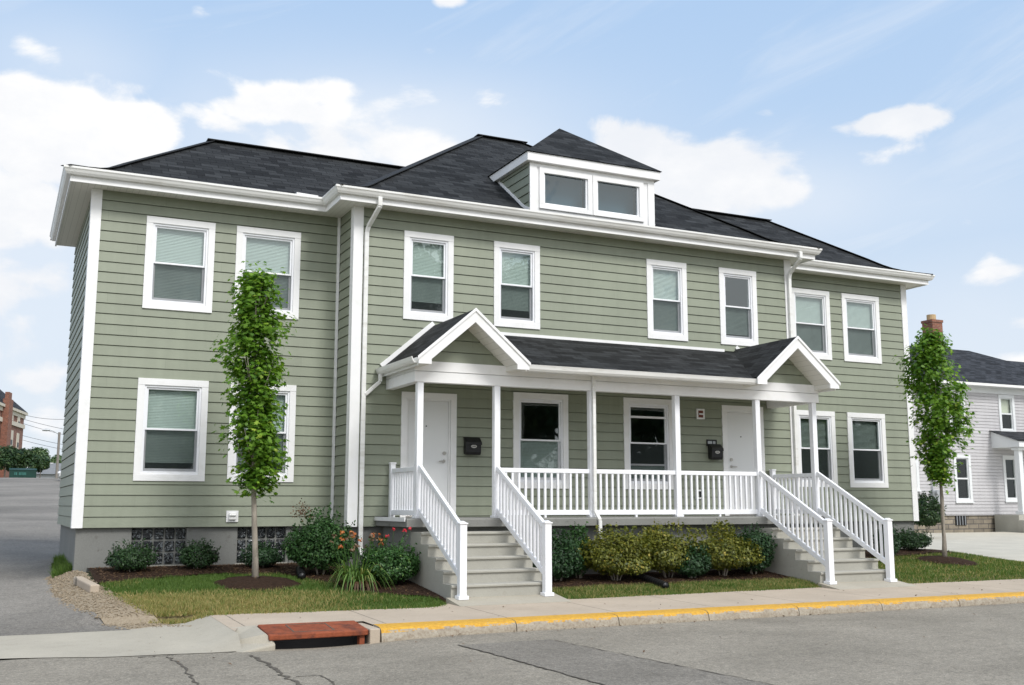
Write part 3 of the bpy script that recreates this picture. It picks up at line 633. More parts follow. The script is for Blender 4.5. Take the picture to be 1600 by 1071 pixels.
# corner boards
cb = .14
def corner(x, y, sx, sy, z0=-.005, z1=H_-.002, t=.028, w=cb):   # a board on each face of an outside corner
    m = MB()
    m.box(min(x-sx*t*0, x+sx*w), max(x-sx*t*0, x+sx*w), min(y+sy*t, y), max(y+sy*t, y), z0, z1)
    xs = sorted((x-sx*t, x)); ys = sorted((y+sy*t, y-sy*w)); m.box(xs[0], xs[1], ys[0], ys[1], z0, z1)
    return m.build('corner_board', MAT['white'], house, bevel=.003)
corner(0, 0, 1, -1); corner(W_, 0, -1, -1); corner(A_, -D_, 1, -1, w=.15); corner(W_-A_, -D_, -1, -1, w=.15)
box_obj('inside_corner_trim', MAT['white'], house, (A_-.062, A_-.018, -.046, -.004, -.005, H_-.002)); box_obj('inside_corner_trim', MAT['white'], house, (W_-A_+.02, W_-A_+.06, -.046, -.004, -.005, H_-.002))

def ring(m, x0, x1, z0, z1, w, y0, y1, wb=None):
    wb = wb or w
    m.box(x0, x1, y0, y1, z1-w, z1); m.box(x0, x1, y0, y1, z0, z0+wb); m.box(x0, x0+w, y0, y1, z0+wb+.0004, z1-w-.0004); m.box(x1-w, x1, y0, y1, z0+wb+.0004, z1-w-.0004)
def slats(m, x0, x1, z0, z1, y, pitch=.026, tilt=.8):
    z = z1-.03; m.box(x0, x1, y-.015, y+.015, z1-.03, z1)
    while z > z0:
        dz = pitch*.62*math.sin(tilt*1.4); dy = pitch*.5*math.cos(tilt*1.2)
        m.face([(x0, y-dy, z-dz), (x1, y-dy, z-dz), (x1, y+dy, z+dz*.5), (x0, y+dy, z+dz*.5)]); z -= pitch
def window(x0, x1, z0, z1, y, style, parent, nm='window'):
    m = MB(); t = .03; wb = CW
    m.box(x0, x1, y-t-.004, y, z1-CW, z1); m.box(x0, x1, y-t-.002, y, z0, z0+wb); m.box(x0, x0+CW, y-t, y, z0+wb, z1-CW); m.box(x1-CW, x1, y-t, y, z0+wb, z1-CW)
    w = m.build(nm, MAT['white'], parent, bevel=.003)
    a, b, c, d = x0+CW, x1-CW, z0+CW, z1-CW; zm = (c+d)/2+.005
    m = MB(); ring(m, a+.001, b-.001, c+.001, d-.001, .034, y-.012, y+.10, .045); m.build('sash_frame', MAT['vinyl'], w, bevel=.002)
    a, b, c, d = a+.036, b-.036, c+.047, d-.036
    m = MB(); ring(m, a, b, zm-.012, d, .032, y+.012, y+.042); m.build('upper_sash', MAT['vinyl'], w, bevel=.002)
    m = MB(); ring(m, a, b, c, zm+.022, .034, y+.045, y+.075, .05); m.build('lower_sash', MAT['vinyl'], w, bevel=.002)
    m = MB(); m.face([(a+.03, y+.027, zm+.015), (b-.03, y+.027, zm+.015), (b-.03, y+.027, d-.03), (a+.03, y+.027, d-.03)]); m.build('upper_pane', MAT['glass'], w, fix=False)
    m = MB(); m.face([(a+.03, y+.06, c+.045), (b-.03, y+.06, c+.045), (b-.03, y+.06, zm-.01), (a+.03, y+.06, zm-.01)]); m.build('lower_pane', MAT['glass'], w, fix=False)
    if style in ('full', 'half', 'open', 'dropped'):
        m = MB(); m.face([(a+.004, y+.008, c+.004), (b-.004, y+.008, c+.004), (b-.004, y+.008, zm-.008), (a+.004, y+.008, zm-.008)]); m.build('insect_screen', MAT['screen'], w, fix=False)
    sl = {'full': (c, d), 'open': (c+.1, zm+.0), 'half': (zm-.02, d), 'low': (c, zm), 'dropped': (c, c+.32)}[style]
    drop = ((x0*7.3+z0*3.1) % 1.0); sl = (sl[0]+(.0 if drop < .55 else .22*drop), sl[1]) if style == 'full' else sl
    m = MB(); slats(m, a-.01, b+.01, sl[0], sl[1], y+.09, tilt=(.80+.3*drop) if style != 'half' else .35); m.build('blind', MAT['blind'], w, fix=False)
    if style == 'low':
        m = MB(); m.face([(a+.004, y+.008, c+.004), (b-.004, y+.008, c+.004), (b-.004, y+.008, zm-.008), (a+.004, y+.008, zm-.008)]); m.build('insect_screen', MAT['screen_light'], w, fix=False)
    if style == 'dropped':
        m = MB(); m.box(a, b, y+.0125, y+.0415, d-.24, d-.20); m.build('sash_rail', MAT['vinyl'], w)
        m = MB(); m.box(a, b, y+.0455, y+.0745, c+.30, c+.335); m.build('sash_rail', MAT['vinyl'], w)
    # reveal of the opening
    return w
for w in WIN: window(w[0], w[1], w[2], w[3], w[4], w[5], house)
def door(x0, x1, z0, z1, side):
    y = -D_; m = MB(); t = .03
    m.box(x0, x1, y-t-.003, y, z1-CW, z1); m.box(x0, x0+CW, y-t, y, z0, z1-CW); m.box(x1-CW, x1, y-t, y, z0, z1-CW)
    m.box(x0+CW, x1-CW, y-.002, y+.06, z1-CW-.03, z1-CW-.001); m.box(x0+CW+.001, x0+CW+.03, y-.002, y+.06, z0, z1-CW-.031); m.box(x1-CW-.03, x1-CW-.001, y-.002, y+.06, z0, z1-CW-.031)
    dr = m.build('door', MAT['white'], house, bevel=.003)
    box_obj('door_slab', MAT['door'], dr, (x0+CW+.033, x1-CW-.033, y+.018, y+.062, z0+.03, z1-CW-.033), .003)
    box_obj('threshold', MAT['steel'], dr, (x0+CW, x1-CW, y-.05, y+.06, z0+.002, z0+.026), .003)
    kx = x1-CW-.11 if side > 0 else x0+CW+.11
    m = MB(); m.tube([(kx, y+.018, 1.27), (kx, y-.012, 1.27)], .032, 14); m.build('deadbolt', MAT['steel'], dr)
    m = MB(); m.tube([(kx, y+.018, 1.13), (kx, y-.03, 1.13)], [.03, .014], 12); m.bar((kx, y-.03, 1.13), (kx-side*.11, y-.03, 1.125), .018, .02); m.build('lever_handle', MAT['steel'], dr)
    px = (x0+x1)/2-.04; m = MB(); m.tube([(px, y+.018, 1.74), (px, y+.008, 1.74)], .012, 10); m.build('peephole', MAT['black'], dr)
for d in DOORS: door(*d)
# hollow inside: floors and partitions keep it dark
m = MB(); m.box(.26, W_-.26, .26, WD-.1, 2.62, 2.72); m.box(.26, W_-.26, .26, WD-.1, -.12, -.02); m.box(A_+.26, W_-A_-.26, -D_+.26, .2595, 2.62, 2.72); m.box(A_+.26, W_-A_-.26, -D_+.26, .2595, -.12, -.02); m.build('floor', MAT['inner'], house)
m = MB(); m.box(A_+.0, A_+.1, .2, WD-.1, -.02, 5.5); m.box(W_-A_-.1, W_-A_, .2, WD-.1, -.02, 5.5); m.box(.1, W_-.1, 3.2, 3.3, -.02, 5.5); m.build('partition', MAT['inner'], house)

# foundation with glass block windows
def foundation():
    m = MB(); zb = -1.4
    gb = [(.895, 1.765), (2.60, 3.43)]
    x = .05
    for a, b in gb: m.box(x, a, .055, .25, zb, -.002); m.box(a, b, .055, .25, zb, -.62); x = b
    m.box(x, A_+.06, .055, .25, zb, -.002); m.box(A_+.0601, A_+.2, -D_+.0555, .25, zb, -.004); m.box(A_+.055, 4.9, -D_+.055, -D_+.25, zb, -.002)
    m.box(.05, .245, .2505, WD-.05, zb, -.002); 
    m.box(A_+.056, A_+.25, -D_+.2505, .054, zb, -.003)
    f = m.build('foundation', MAT['block'], house, bevel=.004)
    k = MB(); k.box(13.3, W_-A_-.06, -D_+.055, .2, zb, -.002); k.box(W_-A_-.35, W_-.05, .0551, .25, zb, -.003); k.box(W_-.25, W_-.05, .2505, WD-.05, zb, -.002); k.build('foundation', MAT['block'], house, bevel=.004)
    for a, b in gb:
        n = 5; h = (.60)/3
        g = MB()
        for i in range(n):
            for j in range(3):
                q = (b-a)/n; g.box(a+i*q+.012, a+(i+1)*q-.012, .10, .16, -.61+j*h+.012, -.61+(j+1)*h-.012)
        o = g.build('glass_block_window', MAT['glassblock'], house, bevel=.02)
        k = MB(); k.box(a, b, .125, .17, -.615, -.004); k.build('mortar_grid', MAT['block'], o)
        k = MB(); k.box(a-.03, b+.03, .03, .11, -.66, -.615); k.build('sill', MAT['concrete'], o)
foundation()

# roofs
PROF = [(0, 0), (.3, .085), (.5, .155), (.65, .225), (.8, .32), (1.0, .47), (30, .47+.71*29)]
def prof(t, P=PROF):
    for (a, b), (c, d) in zip(P, P[1:]):
        if t <= c: return b+(d-b)*(t-a)/(c-a)
def hip_roof(m, x0, x1, y0, y1, z, P=PROF, cap=True):
    half = (y1-y0)/2; ts = [p[0] for p in P if p[0] < half]+[half]; v = [0.0]
    for a, b in zip(ts, ts[1:]): v.append(v[-1]+math.hypot(b-a, prof(b, P)-prof(a, P)))
    for i, (a, b) in enumerate(zip(ts, ts[1:])):
        za, zb = z+prof(a, P), z+prof(b, P); va, vb = v[i], v[i+1]
        m.face([(x0+a, y0+a, za), (x1-a, y0+a, za), (x1-b, y0+b, zb), (x0+b, y0+b, zb)], [(x0+a, va), (x1-a, va), (x1-b, vb), (x0+b, vb)])
        m.face([(x1-a, y1-a, za), (x0+a, y1-a, za), (x0+b, y1-b, zb), (x1-b, y1-b, zb)], [(x1-a, va), (x0+a, va), (x0+b, vb), (x1-b, vb)])
        m.face([(x0+a, y1-a, za), (x0+a, y0+a, za), (x0+b, y0+b, zb), (x0+b, y1-b, zb)], [(y1-a, va), (y0+a, va), (y0+b, vb), (y1-b, vb)])
        m.face([(x1-a, y0+a, za), (x1-a, y1-a, za), (x1-b, y1-b, zb), (x1-b, y0+b, zb)], [(y0+a, va), (y1-a, va), (y1-b, vb), (y0+b, vb)])
    return z+prof(half, P), half
ZE = 5.775
O_ = .47
m = MB(); zr, hf = hip_roof(m, -O_, W_+O_, -O_, WD+O_, ZE)
roof = m.build('roof', MAT['shingle'], house, fix=False); tag(roof, 'lower long hipped roof over the wings')
m = MB(); m.bar((-O_+hf-.1, WD/2, zr-.002), (W_+O_-hf+.1, WD/2, zr-.002), .24, .018); m.build('ridge_cap', MAT['cap'], roof)
MY0, MY1 = -D_-O_, 8.18
m = MB(); zr2, hf2 = hip_roof(m, A_-O_, W_-A_+O_, MY0, MY1, ZE)
roof2 = m.build('roof', MAT['shingle'], house, fix=False); tag(roof2, 'taller steep hipped roof over the middle')
m = MB(); m.bar((A_-O_+hf2-.1, (MY0+MY1)/2, zr2-.002), (W_-A_+O_-hf2+.1, (MY0+MY1)/2, zr2-.002), .24, .018); m.build('ridge_cap', MAT['cap'], roof2)
def hipcap(m, x, y, sx, sy, z, half, P=PROF):
    ts = [p[0] for p in P if p[0] < half]+[half]
    for a, b in zip(ts, ts[1:]):
        m.bar((x+sx*a, y+sy*a, z+prof(a, P)+.006), (x+sx*b, y+sy*b, z+prof(b, P)+.004), .2, .012)
for (x_, y_, sx_, h_, r_f) in ((-O_, -O_, 1, hf, roof), (W_+O_, -O_, -1, hf, roof), (A_-O_, MY0, 1, hf2, roof2), (W_-A_+O_, MY0, -1, hf2, roof2)):
    m = MB(); hipcap(m, x_, y_, sx_, 1, ZE, h_); m.build('hip_cap', MAT['cap'], r_f)
def sweep(m, path, prf, closed_ends=True):             # path points (x,y); prf (outward offset, z); outward is right of travel
    P = [Vector((p[0], p[1])) for p in path]; offs = []
    for i, p in enumerate(P):
        d0 = (P[i]-P[i-1]).normalized() if i > 0 else None; d1 = (P[i+1]-P[i]).normalized() if i < len(P)-1 else None
        n = lambda d: Vector((d.y, -d.x))
        if d0 is None: offs.append(n(d1))
        elif d1 is None: offs.append(n(d0))
        else:
            q = n(d0)+n(d1); offs.append(q/(q.dot(n(d0))))
    rings = [[(p.x+o.x*a, p.y+o.y*a, z) for a, z in prf] for p, o in zip(P, offs)]
    k = len(prf)
    for r, s in zip(rings, rings[1:]):
        for i in range(k): j = (i+1) % k; m.face([r[i], r[j], s[j], s[i]])
    if closed_ends: m.face(rings[0][::-1]); m.face(rings[-1])
eave = [(0, WD), (0, 0), (A_, 0), (A_, -D_), (W_-A_, -D_), (W_-A_, 0), (W_, 0), (W_, WD)]
m = MB(); sweep(m, eave, [(.39, 5.655), (.445, 5.655), (.47, 5.69), (.485, 5.725), (.5, 5.745), (.5, 5.778), (.488, 5.778), (.47, 5.75), (.45, 5.70), (.40, 5.70), (.40, 5.77), (.39, 5.77)]); m.build('gutter', MAT['gutter'], house)
m = MB(); sweep(m, eave, [(.36, 5.552), (.388, 5.552), (.388, 5.765), (.36, 5.765)]); m.build('fascia', MAT['white'], house)
m = MB(); sweep(m, eave, [(-.1, 5.575), (.361, 5.575), (.361, 5.59), (-.1, 5.59)]); m.build('soffit', MAT['soffit'], house)
m = MB(); m.box(.12, W_-.12, .12, WD-.12, 5.58, 5.60); m.box(A_+.12, W_-A_-.12, -D_+.12, .1195, 5.58, 5.60); m.build('ceiling', MAT['inner'], house)
m = MB(); m.bar((A_-.95, -.40, 5.80), (A_-.55, -.36, 5.80), .10, .05); m.build('splash_guard', MAT['white'], house)

# dormer
def dormer():
    x0, x1, y, z0, z1 = 7.69, 10.49, -.9, 5.9, 6.875
    m = MB()
    # front face built as boards round two openings
    g = [(7.98, 8.95), (9.16, 10.14)]; gz0, gz1 = 6.07, 6.735
    m.box(x0, g[0][0], y, y+.1, z0, z1); m.box(g[0][1], g[1][0], y, y+.1, z0, z1); m.box(g[1][1], x1, y, y+.1, z0, z1)
    for a, b in g: m.box(a, b, y, y+.1, gz1, z1); m.box(a, b, y, y+.1, z0, gz0)
    dm = m.build('dormer', MAT['white'], house, bevel=.004)
    m = MB(); m.box(x0-.012, x0+.14, y-.022, y-.0005, z0, z1-.001); m.box(x1-.14, x1+.012, y-.022, y-.0005, z0, z1-.001); m.box(x0+.14, x1-.14, y-.018, y-.0005, 6.80, z1-.001); m.build('trim_board', MAT['white'], dm, bevel=.003)
    for a, b in g:
        m = MB(); ring(m, a-.10, b+.10, gz0-.09, gz1+.06, .10, y-.035, y-.0006, .09)
        w = m.build('dormer_window', MAT['white'], dm, bevel=.003)
        m = MB(); ring(m, a, b, gz0, gz1, .035, y+.0, y+.05); m.build('sash_frame', MAT['vinyl'], w, bevel=.002)
        m = MB(); m.face([(a+.03, y+.03, gz0+.03), (b-.03, y+.03, gz0+.03), (b-.03, y+.03, gz1-.03), (a+.03, y+.03, gz1-.03)]); m.build('pane', MAT['dormer_glass'], w, fix=False)
        m = MB(); m.box(a-.05, b+.05, y+.3, y+.32, gz0-.2, gz1+.2); m.build('shade', MAT['painted_sky'], w)  # added backing panel, not a blind; its blue paints the sky reflection
    siding('side_wall', (x0, .9, 0), (0, -1, 0), (-1, 0, 0), 1.8, z0, z1, parent=dm); siding('side_wall', (x1, y, 0), (0, 1, 0), (1, 0, 0), 1.8, z0, z1, parent=dm)
    m = MB(); zr_ = lambda t: ZE+prof(t-MY0)
    for xx in (x0-.012, x1+.012):
        ys = [-.9, -.7, -.5, -.35, .8]
        for a, b in zip(ys, ys[1:]): m.bar((xx, a, zr_(a)+.03), (xx, b, zr_(b)+.03), .03, .06)
    m.build('flashing', MAT['white'], dm)
    e0, e1, ey = 7.585, 10.595, -1.01
    m = MB(); m.box(e0, e1, ey, .85, 6.875, 7.045); m.build('fascia', MAT['white'], dm, bevel=.006)
    cx = (e0+e1)/2; h = (e1-e0)/2+.03; zt = 7.05; sl_ = .77
    A, B = (e0-.03, ey-.03, zt), (e1+.03, ey-.03, zt); T = (cx, ey-.03+h, zt+h*sl_); Bk = 2.7
    s = math.hypot(1, sl_); m = MB()
    m.face([A, B, T], [(A[0], 0), (B[0], 0), (cx, h*s)])
    m.face([(A[0], Bk, zt), A, T, (cx, Bk, T[2])], [(Bk, 0), (A[1], 0), (T[1], h*s), (Bk, h*s)])
    m.face([B, (B[0], Bk, zt), (cx, Bk, T[2]), T], [(B[1], 0), (Bk, 0), (Bk, h*s), (T[1], h*s)])
    m.face([A, B, (B[0], Bk, zt), (A[0], Bk, zt)][::-1])
    m.build('dormer_roof', MAT['shingle'], dm, fix=False)
dormer()

# porch
porch_x0, porch_x1 = 4.72, 2*9.093-4.72
XC = W_/2
def porch():
    m = MB(); m.prism([(-.9, .15), (-2.44, .15), (-2.46, .13), (-2.46, .012), (-.9, .012)], 'x', porch_x0, porch_x1); deck = m.build('porch_deck', MAT['slab'], house, bevel=.006)
    m = MB(); m.box(porch_x0+.13, porch_x1-.13, -2.28, -.93, -1.4, .011); m.build('porch_wall', MAT['block'], deck)
    m = MB(); m.box(porch_x0-.02, porch_x0-.002, -2.40, -.9, .10, .165); m.build('edge_strip', MAT['white'], deck)
    offs = (4.11, 2.73, .895)
    px = [XC-o for o in offs]+[XC+o for o in reversed(offs)]
    for x in px:
        m = MB(); m.box(x-.053, x+.053, -2.303, -2.197, .151, 2.344); p = m.build('porch_post', MAT['vinyl'], house, bevel=.006)
        k = MB(); k.box(x-.075, x+.075, -2.325, -2.175, .1505, .19); k.build('base_collar', MAT['vinyl'], p, bevel=.005)
    # balustrades
    bal_me = None
    def rail(p0, p1, top, bot, n, hb, nm='railing'):
        nonlocal bal_me
        p0, p1 = Vector(p0), Vector(p1); m = MB()
        up = Vector((0, 0, 1))
        m.bar(p0+up*top, p1+up*top, .055, .075); r = m.build(nm, MAT['vinyl'], house, bevel=.006)
        k = MB(); k.bar(p0+up*bot, p1+up*bot, .05, .085); k.build('bottom_rail', MAT['vinyl'], r, bevel=.005)
        for i in range(n):
            t = (i+1)/(n+1); c = p0.lerp(p1, t)
            b = MB(); b.box(c.x-.019, c.x+.019, c.y-.019, c.y+.019, c.z+bot+.03, c.z+top-.025); b.build('baluster', MAT['vinyl'], r, bevel=.003)
        return r
    for a, b in zip(px[1:-1], px[2:-1]):
        n = int((b-a-.1)/.125)
        r = rail((a+.055, -2.25, 0), (b-.055, -2.25, 0), .94, .235, n, 0)
        k = MB(); mx = (a+b)/2; k.box(mx-.02, mx+.02, -2.27, -2.23, .151, .20); k.build('foot_block', MAT['vinyl'], r)
    for x in (px[0], px[-1]):
        rail((x, -2.195, 0), (x, -1.03, 0), .94, .235, 9, 0)
        m = MB(); m.box(x-.045, x+.045, -1.03, -.94, .151, 1.06); m.box(x-.055, x+.055, -1.04, -.93, 1.06, 1.085); m.build('wall_post', MAT['vinyl'], house, bevel=.005)
    # stairs
    for side in (0, 1):
        xa, xb = (px[0], px[1]) if side == 0 else (px[-2], px[-1])
        gb = gz((xa+xb)/2, -4.0)
        pr = [(-2.3, -1.3)]; pr = []
        ys = [-2.75-.31*k for k in range(5)]; zs = [-.06-.18*k for k in range(5)]
        poly = [(-2.27, -1.3), (-2.27, zs[0])]
        for k in range(5):
            poly += [(ys[k]-.0, zs[k]), (ys[k]-.012, zs[k]-.012), (ys[k]-.012, zs[k]-.035), (ys[k]+.016, zs[k]-.045)]
            poly += [(ys[k]+.016, zs[k+1] if k < 4 else -1.3)]
        m = MB(); m.prism(poly, 'x', xa-.13, xb+.12); st = m.build('steps', MAT['concrete'], house)
        for x in (xa, xb):
            m = MB(); gz_ = -.96; m.box(x-.055, x+.055, -4.125, -4.015, gz_-.1, .085); m.box(x-.068, x+.068, -4.138, -4.002, .0855, .105); m.prism([(x-.055, .1055), (x+.055, .1055), (x, .135)], 'y', -4.12, -4.02)
            nw = m.build('newel_post', MAT['vinyl'], house, bevel=.005)
            k = MB(); k.box(x-.08, x+.08, -4.15, -3.99, gz_-.02, gz_+.035); k.build('base_collar', MAT['vinyl'], nw, bevel=.006)
            p0, p1 = Vector((x, -2.305, 0)), Vector((x, -4.015, -.925))
            m = MB(); m.bar(p0+Vector((0, 0, .97)), p1+Vector((0, 0, .97)), .055, .085); r = m.build('stair_railing', MAT['vinyl'], house, bevel=.006)
            m = MB(); m.bar(p0+Vector((0, 0, .27)), p1+Vector((0, 0, .27)), .05, .085); m.build('bottom_rail', MAT['vinyl'], r, bevel=.005)
            for i in range(13):
                c = p0.lerp(p1, (i+1)/14); b = MB(); b.box(c.x-.019, c.x+.019, c.y-.019, c.y+.019, c.z+.30, c.z+.945); b.build('baluster', MAT['vinyl'], r, bevel=.003)
    # beam
    bx0, bx1 = 4.87, 2*XC-4.87
    m = MB()
    m.box(bx0, bx1, -2.315, -2.18, 2.345, 2.517); m.box(bx0+.01, bx1-.01, -2.300, -2.19, 2.5175, 2.527); m.box(bx0-.004, bx1+.004, -2.324, -2.176, 2.5275, 2.69)
    for x in (bx0, bx1-.135):
        m.box(x, x+.135, -2.1795, -.9, 2.345, 2.517); m.box(x+.01, x+.125, -2.1825, -.9, 2.5175, 2.527); m.box(x-.004, x+.139, -2.1755, -.9, 2.5275, 2.69)
    m.build('porch_beam', MAT['white'], house, bevel=.003)
    m = MB(); m.box(bx0+.14, bx1-.14, -2.17, -.9, 2.50, 2.53); cl = m.build('porch_ceiling', MAT['soffit'], house)
    for x in (5.75, 12.25):
        k = MB(); k.tube([(x, -1.6, 2.50), (x, -1.6, 2.46), (x, -1.6, 2.43)], [.15, .15, .08], 18); k.build('ceiling_light', MAT['vinyl'], cl, smooth=False)
    # shed roof
    g1, g2 = XC-3.35, XC+3.35
    zw, ze, yw, ye = 3.48, 2.685, -D_+.0, -2.68; sl_ = math.hypot(zw-ze, yw-ye)
    m = MB(); e1_, e2_ = g1+.955, g2-.955
    m.face([(e1_, ye, ze), (e2_, ye, ze), (g2, yw, zw), (g1, yw, zw)], [(e1_, 0), (e2_, 0), (g2, sl_), (g1, sl_)])
    m.face([(e1_, ye, ze-.03), (e2_, ye, ze-.03), (g2, yw, zw-.03), (g1, yw, zw-.03)][::-1]); m.face([(e1_, ye, ze-.03), (e2_, ye, ze-.03), (e2_, ye, ze), (e1_, ye, ze)])
    pr = m.build('porch_roof', MAT['shingle'], house, fix=False)
    m = MB(); m.box(g1+.3, g2-.3, yw-.03, yw-.0165, zw-.02, zw+.042); m.build('flashing', MAT['white'], pr)
    m = MB(); m.box(g1+.9, g2-.9, -2.64, -2.325, 2.60, 2.615); m.box(g1+.9, g2-.9, -2.66, -2.642, 2.575, 2.66); m.build('fascia', MAT['white'], pr)
    gp = [(-2.662, 2.575), (-2.72, 2.575), (-2.745, 2.61), (-2.755, 2.65), (-2.765, 2.678), (-2.75, 2.678), (-2.73, 2.62), (-2.68, 2.60), (-2.68, 2.67), (-2.662, 2.67)]
    m = MB(); m.prism(gp, 'x', g1+1.0, g2-1.0); m.build('gutter', MAT['gutter'], house)
    for gc in (g1, g2):
        hw, za, zf_ = .97, 3.54, 2.712; s = (za-zf_)/hw; L = math.hypot(hw, za-zf_); yf = -2.78
        m = MB()
        for q in (-1, 1):
            m.face([(gc+q*hw, yf, zf_), (gc, yf, za), (gc, -D_, za), (gc+q*hw, -D_, zf_)], [(yf, 0), (yf, L), (-D_, L), (-D_, 0)])
            m.face([(gc+q*hw, yf, zf_-.03), (gc, yf, za-.03), (gc, -D_, za-.03), (gc+q*hw, -D_, zf_-.03)])
            m.face([(gc+q*hw, yf, zf_), (gc, yf, za), (gc, yf, za-.03), (gc+q*hw, yf, zf_-.03)])
        gr = m.build('gable_roof', MAT['shingle'], house, fix=False)
        m = MB()
        for q in (-1, 1):
            P = lambda a, b: (gc+q*a, za+b)
            poly = [P(0, -.012), P(hw+.012, -.012-s*(hw+.012)), P(hw+.012, -.96), P(.76, -.96), P(.76, -.245-s*.74), P(0, -.225)]
            if q > 0: poly = poly[::-1]
            m.prism(poly, 'y', -2.785, -2.752)
            poly = [P(0, .012), P(hw+.03, .012-s*(hw+.03)), P(hw+.03, -.045-s*(hw+.03)), P(0, -.045)]
            if q > 0: poly = poly[::-1]
            m.prism(poly, 'y', -2.805, -2.786)
        m.build('rake_board', MAT['white'], gr, bevel=.003)
        m = MB()
        for q in (-1, 1):
            P = lambda a, b: (gc+q*a, za+b)
            poly = [P(0, -.04), P(hw, -.04-s*hw), P(hw, -.95), P(.765, -.95), P(.765, -.235-s*.745), P(0, -.215)]
            if q > 0: poly = poly[::-1]
            m.prism(poly, 'y', -2.7515, -2.30 if True else 0)
        m.build('gable_soffit', MAT['soffit'], gr)
        siding('gable_wall', (gc-.9, -2.30, 0), (1, 0, 0), (0, -1, 0), 1.8, 2.69, 3.36, parent=gr, clip=lambda z, s=s: (.9-max(0, (3.40-z)/s), .9+max(0, (3.40-z)/s)), zref=2.69-.02, e=.2)
        q = -1 if gc == g1 else 1
        m = MB(); m.bar((gc+q*(hw+.0), -D_-.025, zf_+.05), (gc, -D_-.025, za+.05), .02, .075, up=(0, -1, 0) if False else (0, 0, 1)); m.build('flashing', MAT['white'], gr)
        xo = gc+q*hw; gq = [(xo, 2.60), (xo+q*.055, 2.60), (xo+q*.085, 2.64), (xo+q*.105, 2.70), (xo+q*.09, 2.70), (xo+q*.06, 2.63), (xo+q*.015, 2.62), (xo+q*.015, 2.69), (xo, 2.69)]
        m = MB(); m.prism(gq if q > 0 else gq[::-1], 'y', -2.70, -.9); m.build('gutter', MAT['gutter'], house)
        m = MB(); m.box(min(xo-q*.02, xo-q*.16), max(xo-q*.02, xo-q*.16), -2.30, -.9, 2.58, 2.60); m.box(*sorted((xo-q*.001, xo-q*.02)), -2.70, -.9, 2.56, 2.69); m.build('fascia', MAT['white'], gr)
porch()
# downspouts
def spout(pts, w=.075, d=.055):
    m = MB()
    for p, q in zip(pts, pts[1:]): m.bar(p, q, w, d, up=(0, -1, 0) if abs(Vector(q)[2]-Vector(p)[2]) > abs(Vector(q)[1]-Vector(p)[1]) else (0, 0, 1))
    return m.build('downspout', MAT['gutter'], house, bevel=.008)
xs_ = A_+.205
spout([(xs_+.10, -D_-.45, 5.66), (xs_+.10, -D_-.45, 5.50), (xs_+.02, -D_-.08, 5.22), (xs_, -D_-.05, 5.12), (xs_, -D_-.05, -.35), (xs_, -D_-.2, -.5)])
xr_ = W_-A_-.06
spout([(xr_, -D_-.45, 5.66), (xr_, -D_-.45, 5.52), (xr_, -D_-.09, 5.26), (xr_, -D_-.065, 5.16), (xr_, -D_-.065, -.4)])
spout([(8.198, -2.355, 2.60), (8.198, -2.355, .26), (8.21, -2.50, .10), (8.21, -2.50, -.55), (8.21, -2.62, -.66)], .06, .05)
spout([(4.72, -1.02, 2.60), (4.72, -1.02, 2.47), (4.60, -.98, 2.36), (xs_+.03, -D_-.06, 2.24)], .06, .05)
# wall fittings
def fitting_vent():
    m = MB(); m.box(2.385, 2.585, -.035, -.001, .075, .265); v = m.build('dryer_vent', MAT['white'], house, bevel=.004)
    k = MB(); k.box(2.425, 2.545, -.075, -.036, .12, .225); k.prism([(-.036, .225), (-.1, .19), (-.1, .185), (-.036, .185)], 'x', 2.43, 2.54); k.build('vent_hood', MAT['gutter'], v, bevel=.003)
fitting_vent()
m = MB(); ring(m, 11.40, 11.59, 2.06, 2.27, .035, -D_-.05, -D_-.012); s_ = m.build('alarm_sounder', MAT['white'], house, bevel=.003)
k = MB(); k.box(11.43, 11.56, -D_-.042, -D_-.012, 2.09, 2.24); k.build('alarm_face', MAT['red'], s_)
k = MB(); k.box(11.455, 11.56, -D_-.058, -D_-.0425, 2.152, 2.178); k.build('alarm_strobe', MAT['vinyl'], s_)
m = MB(); ring(m, 11.33, 11.53, .48, .66, .03, -D_-.04, -D_-.012); s_ = m.build('outlet_box', MAT['white'], house, bevel=.003)
for a in (11.365, 11.445):
    k = MB(); k.box(a, a+.05, -D_-.036, -D_-.012, .515, .625); k.build('outlet', MAT['black'], s_)

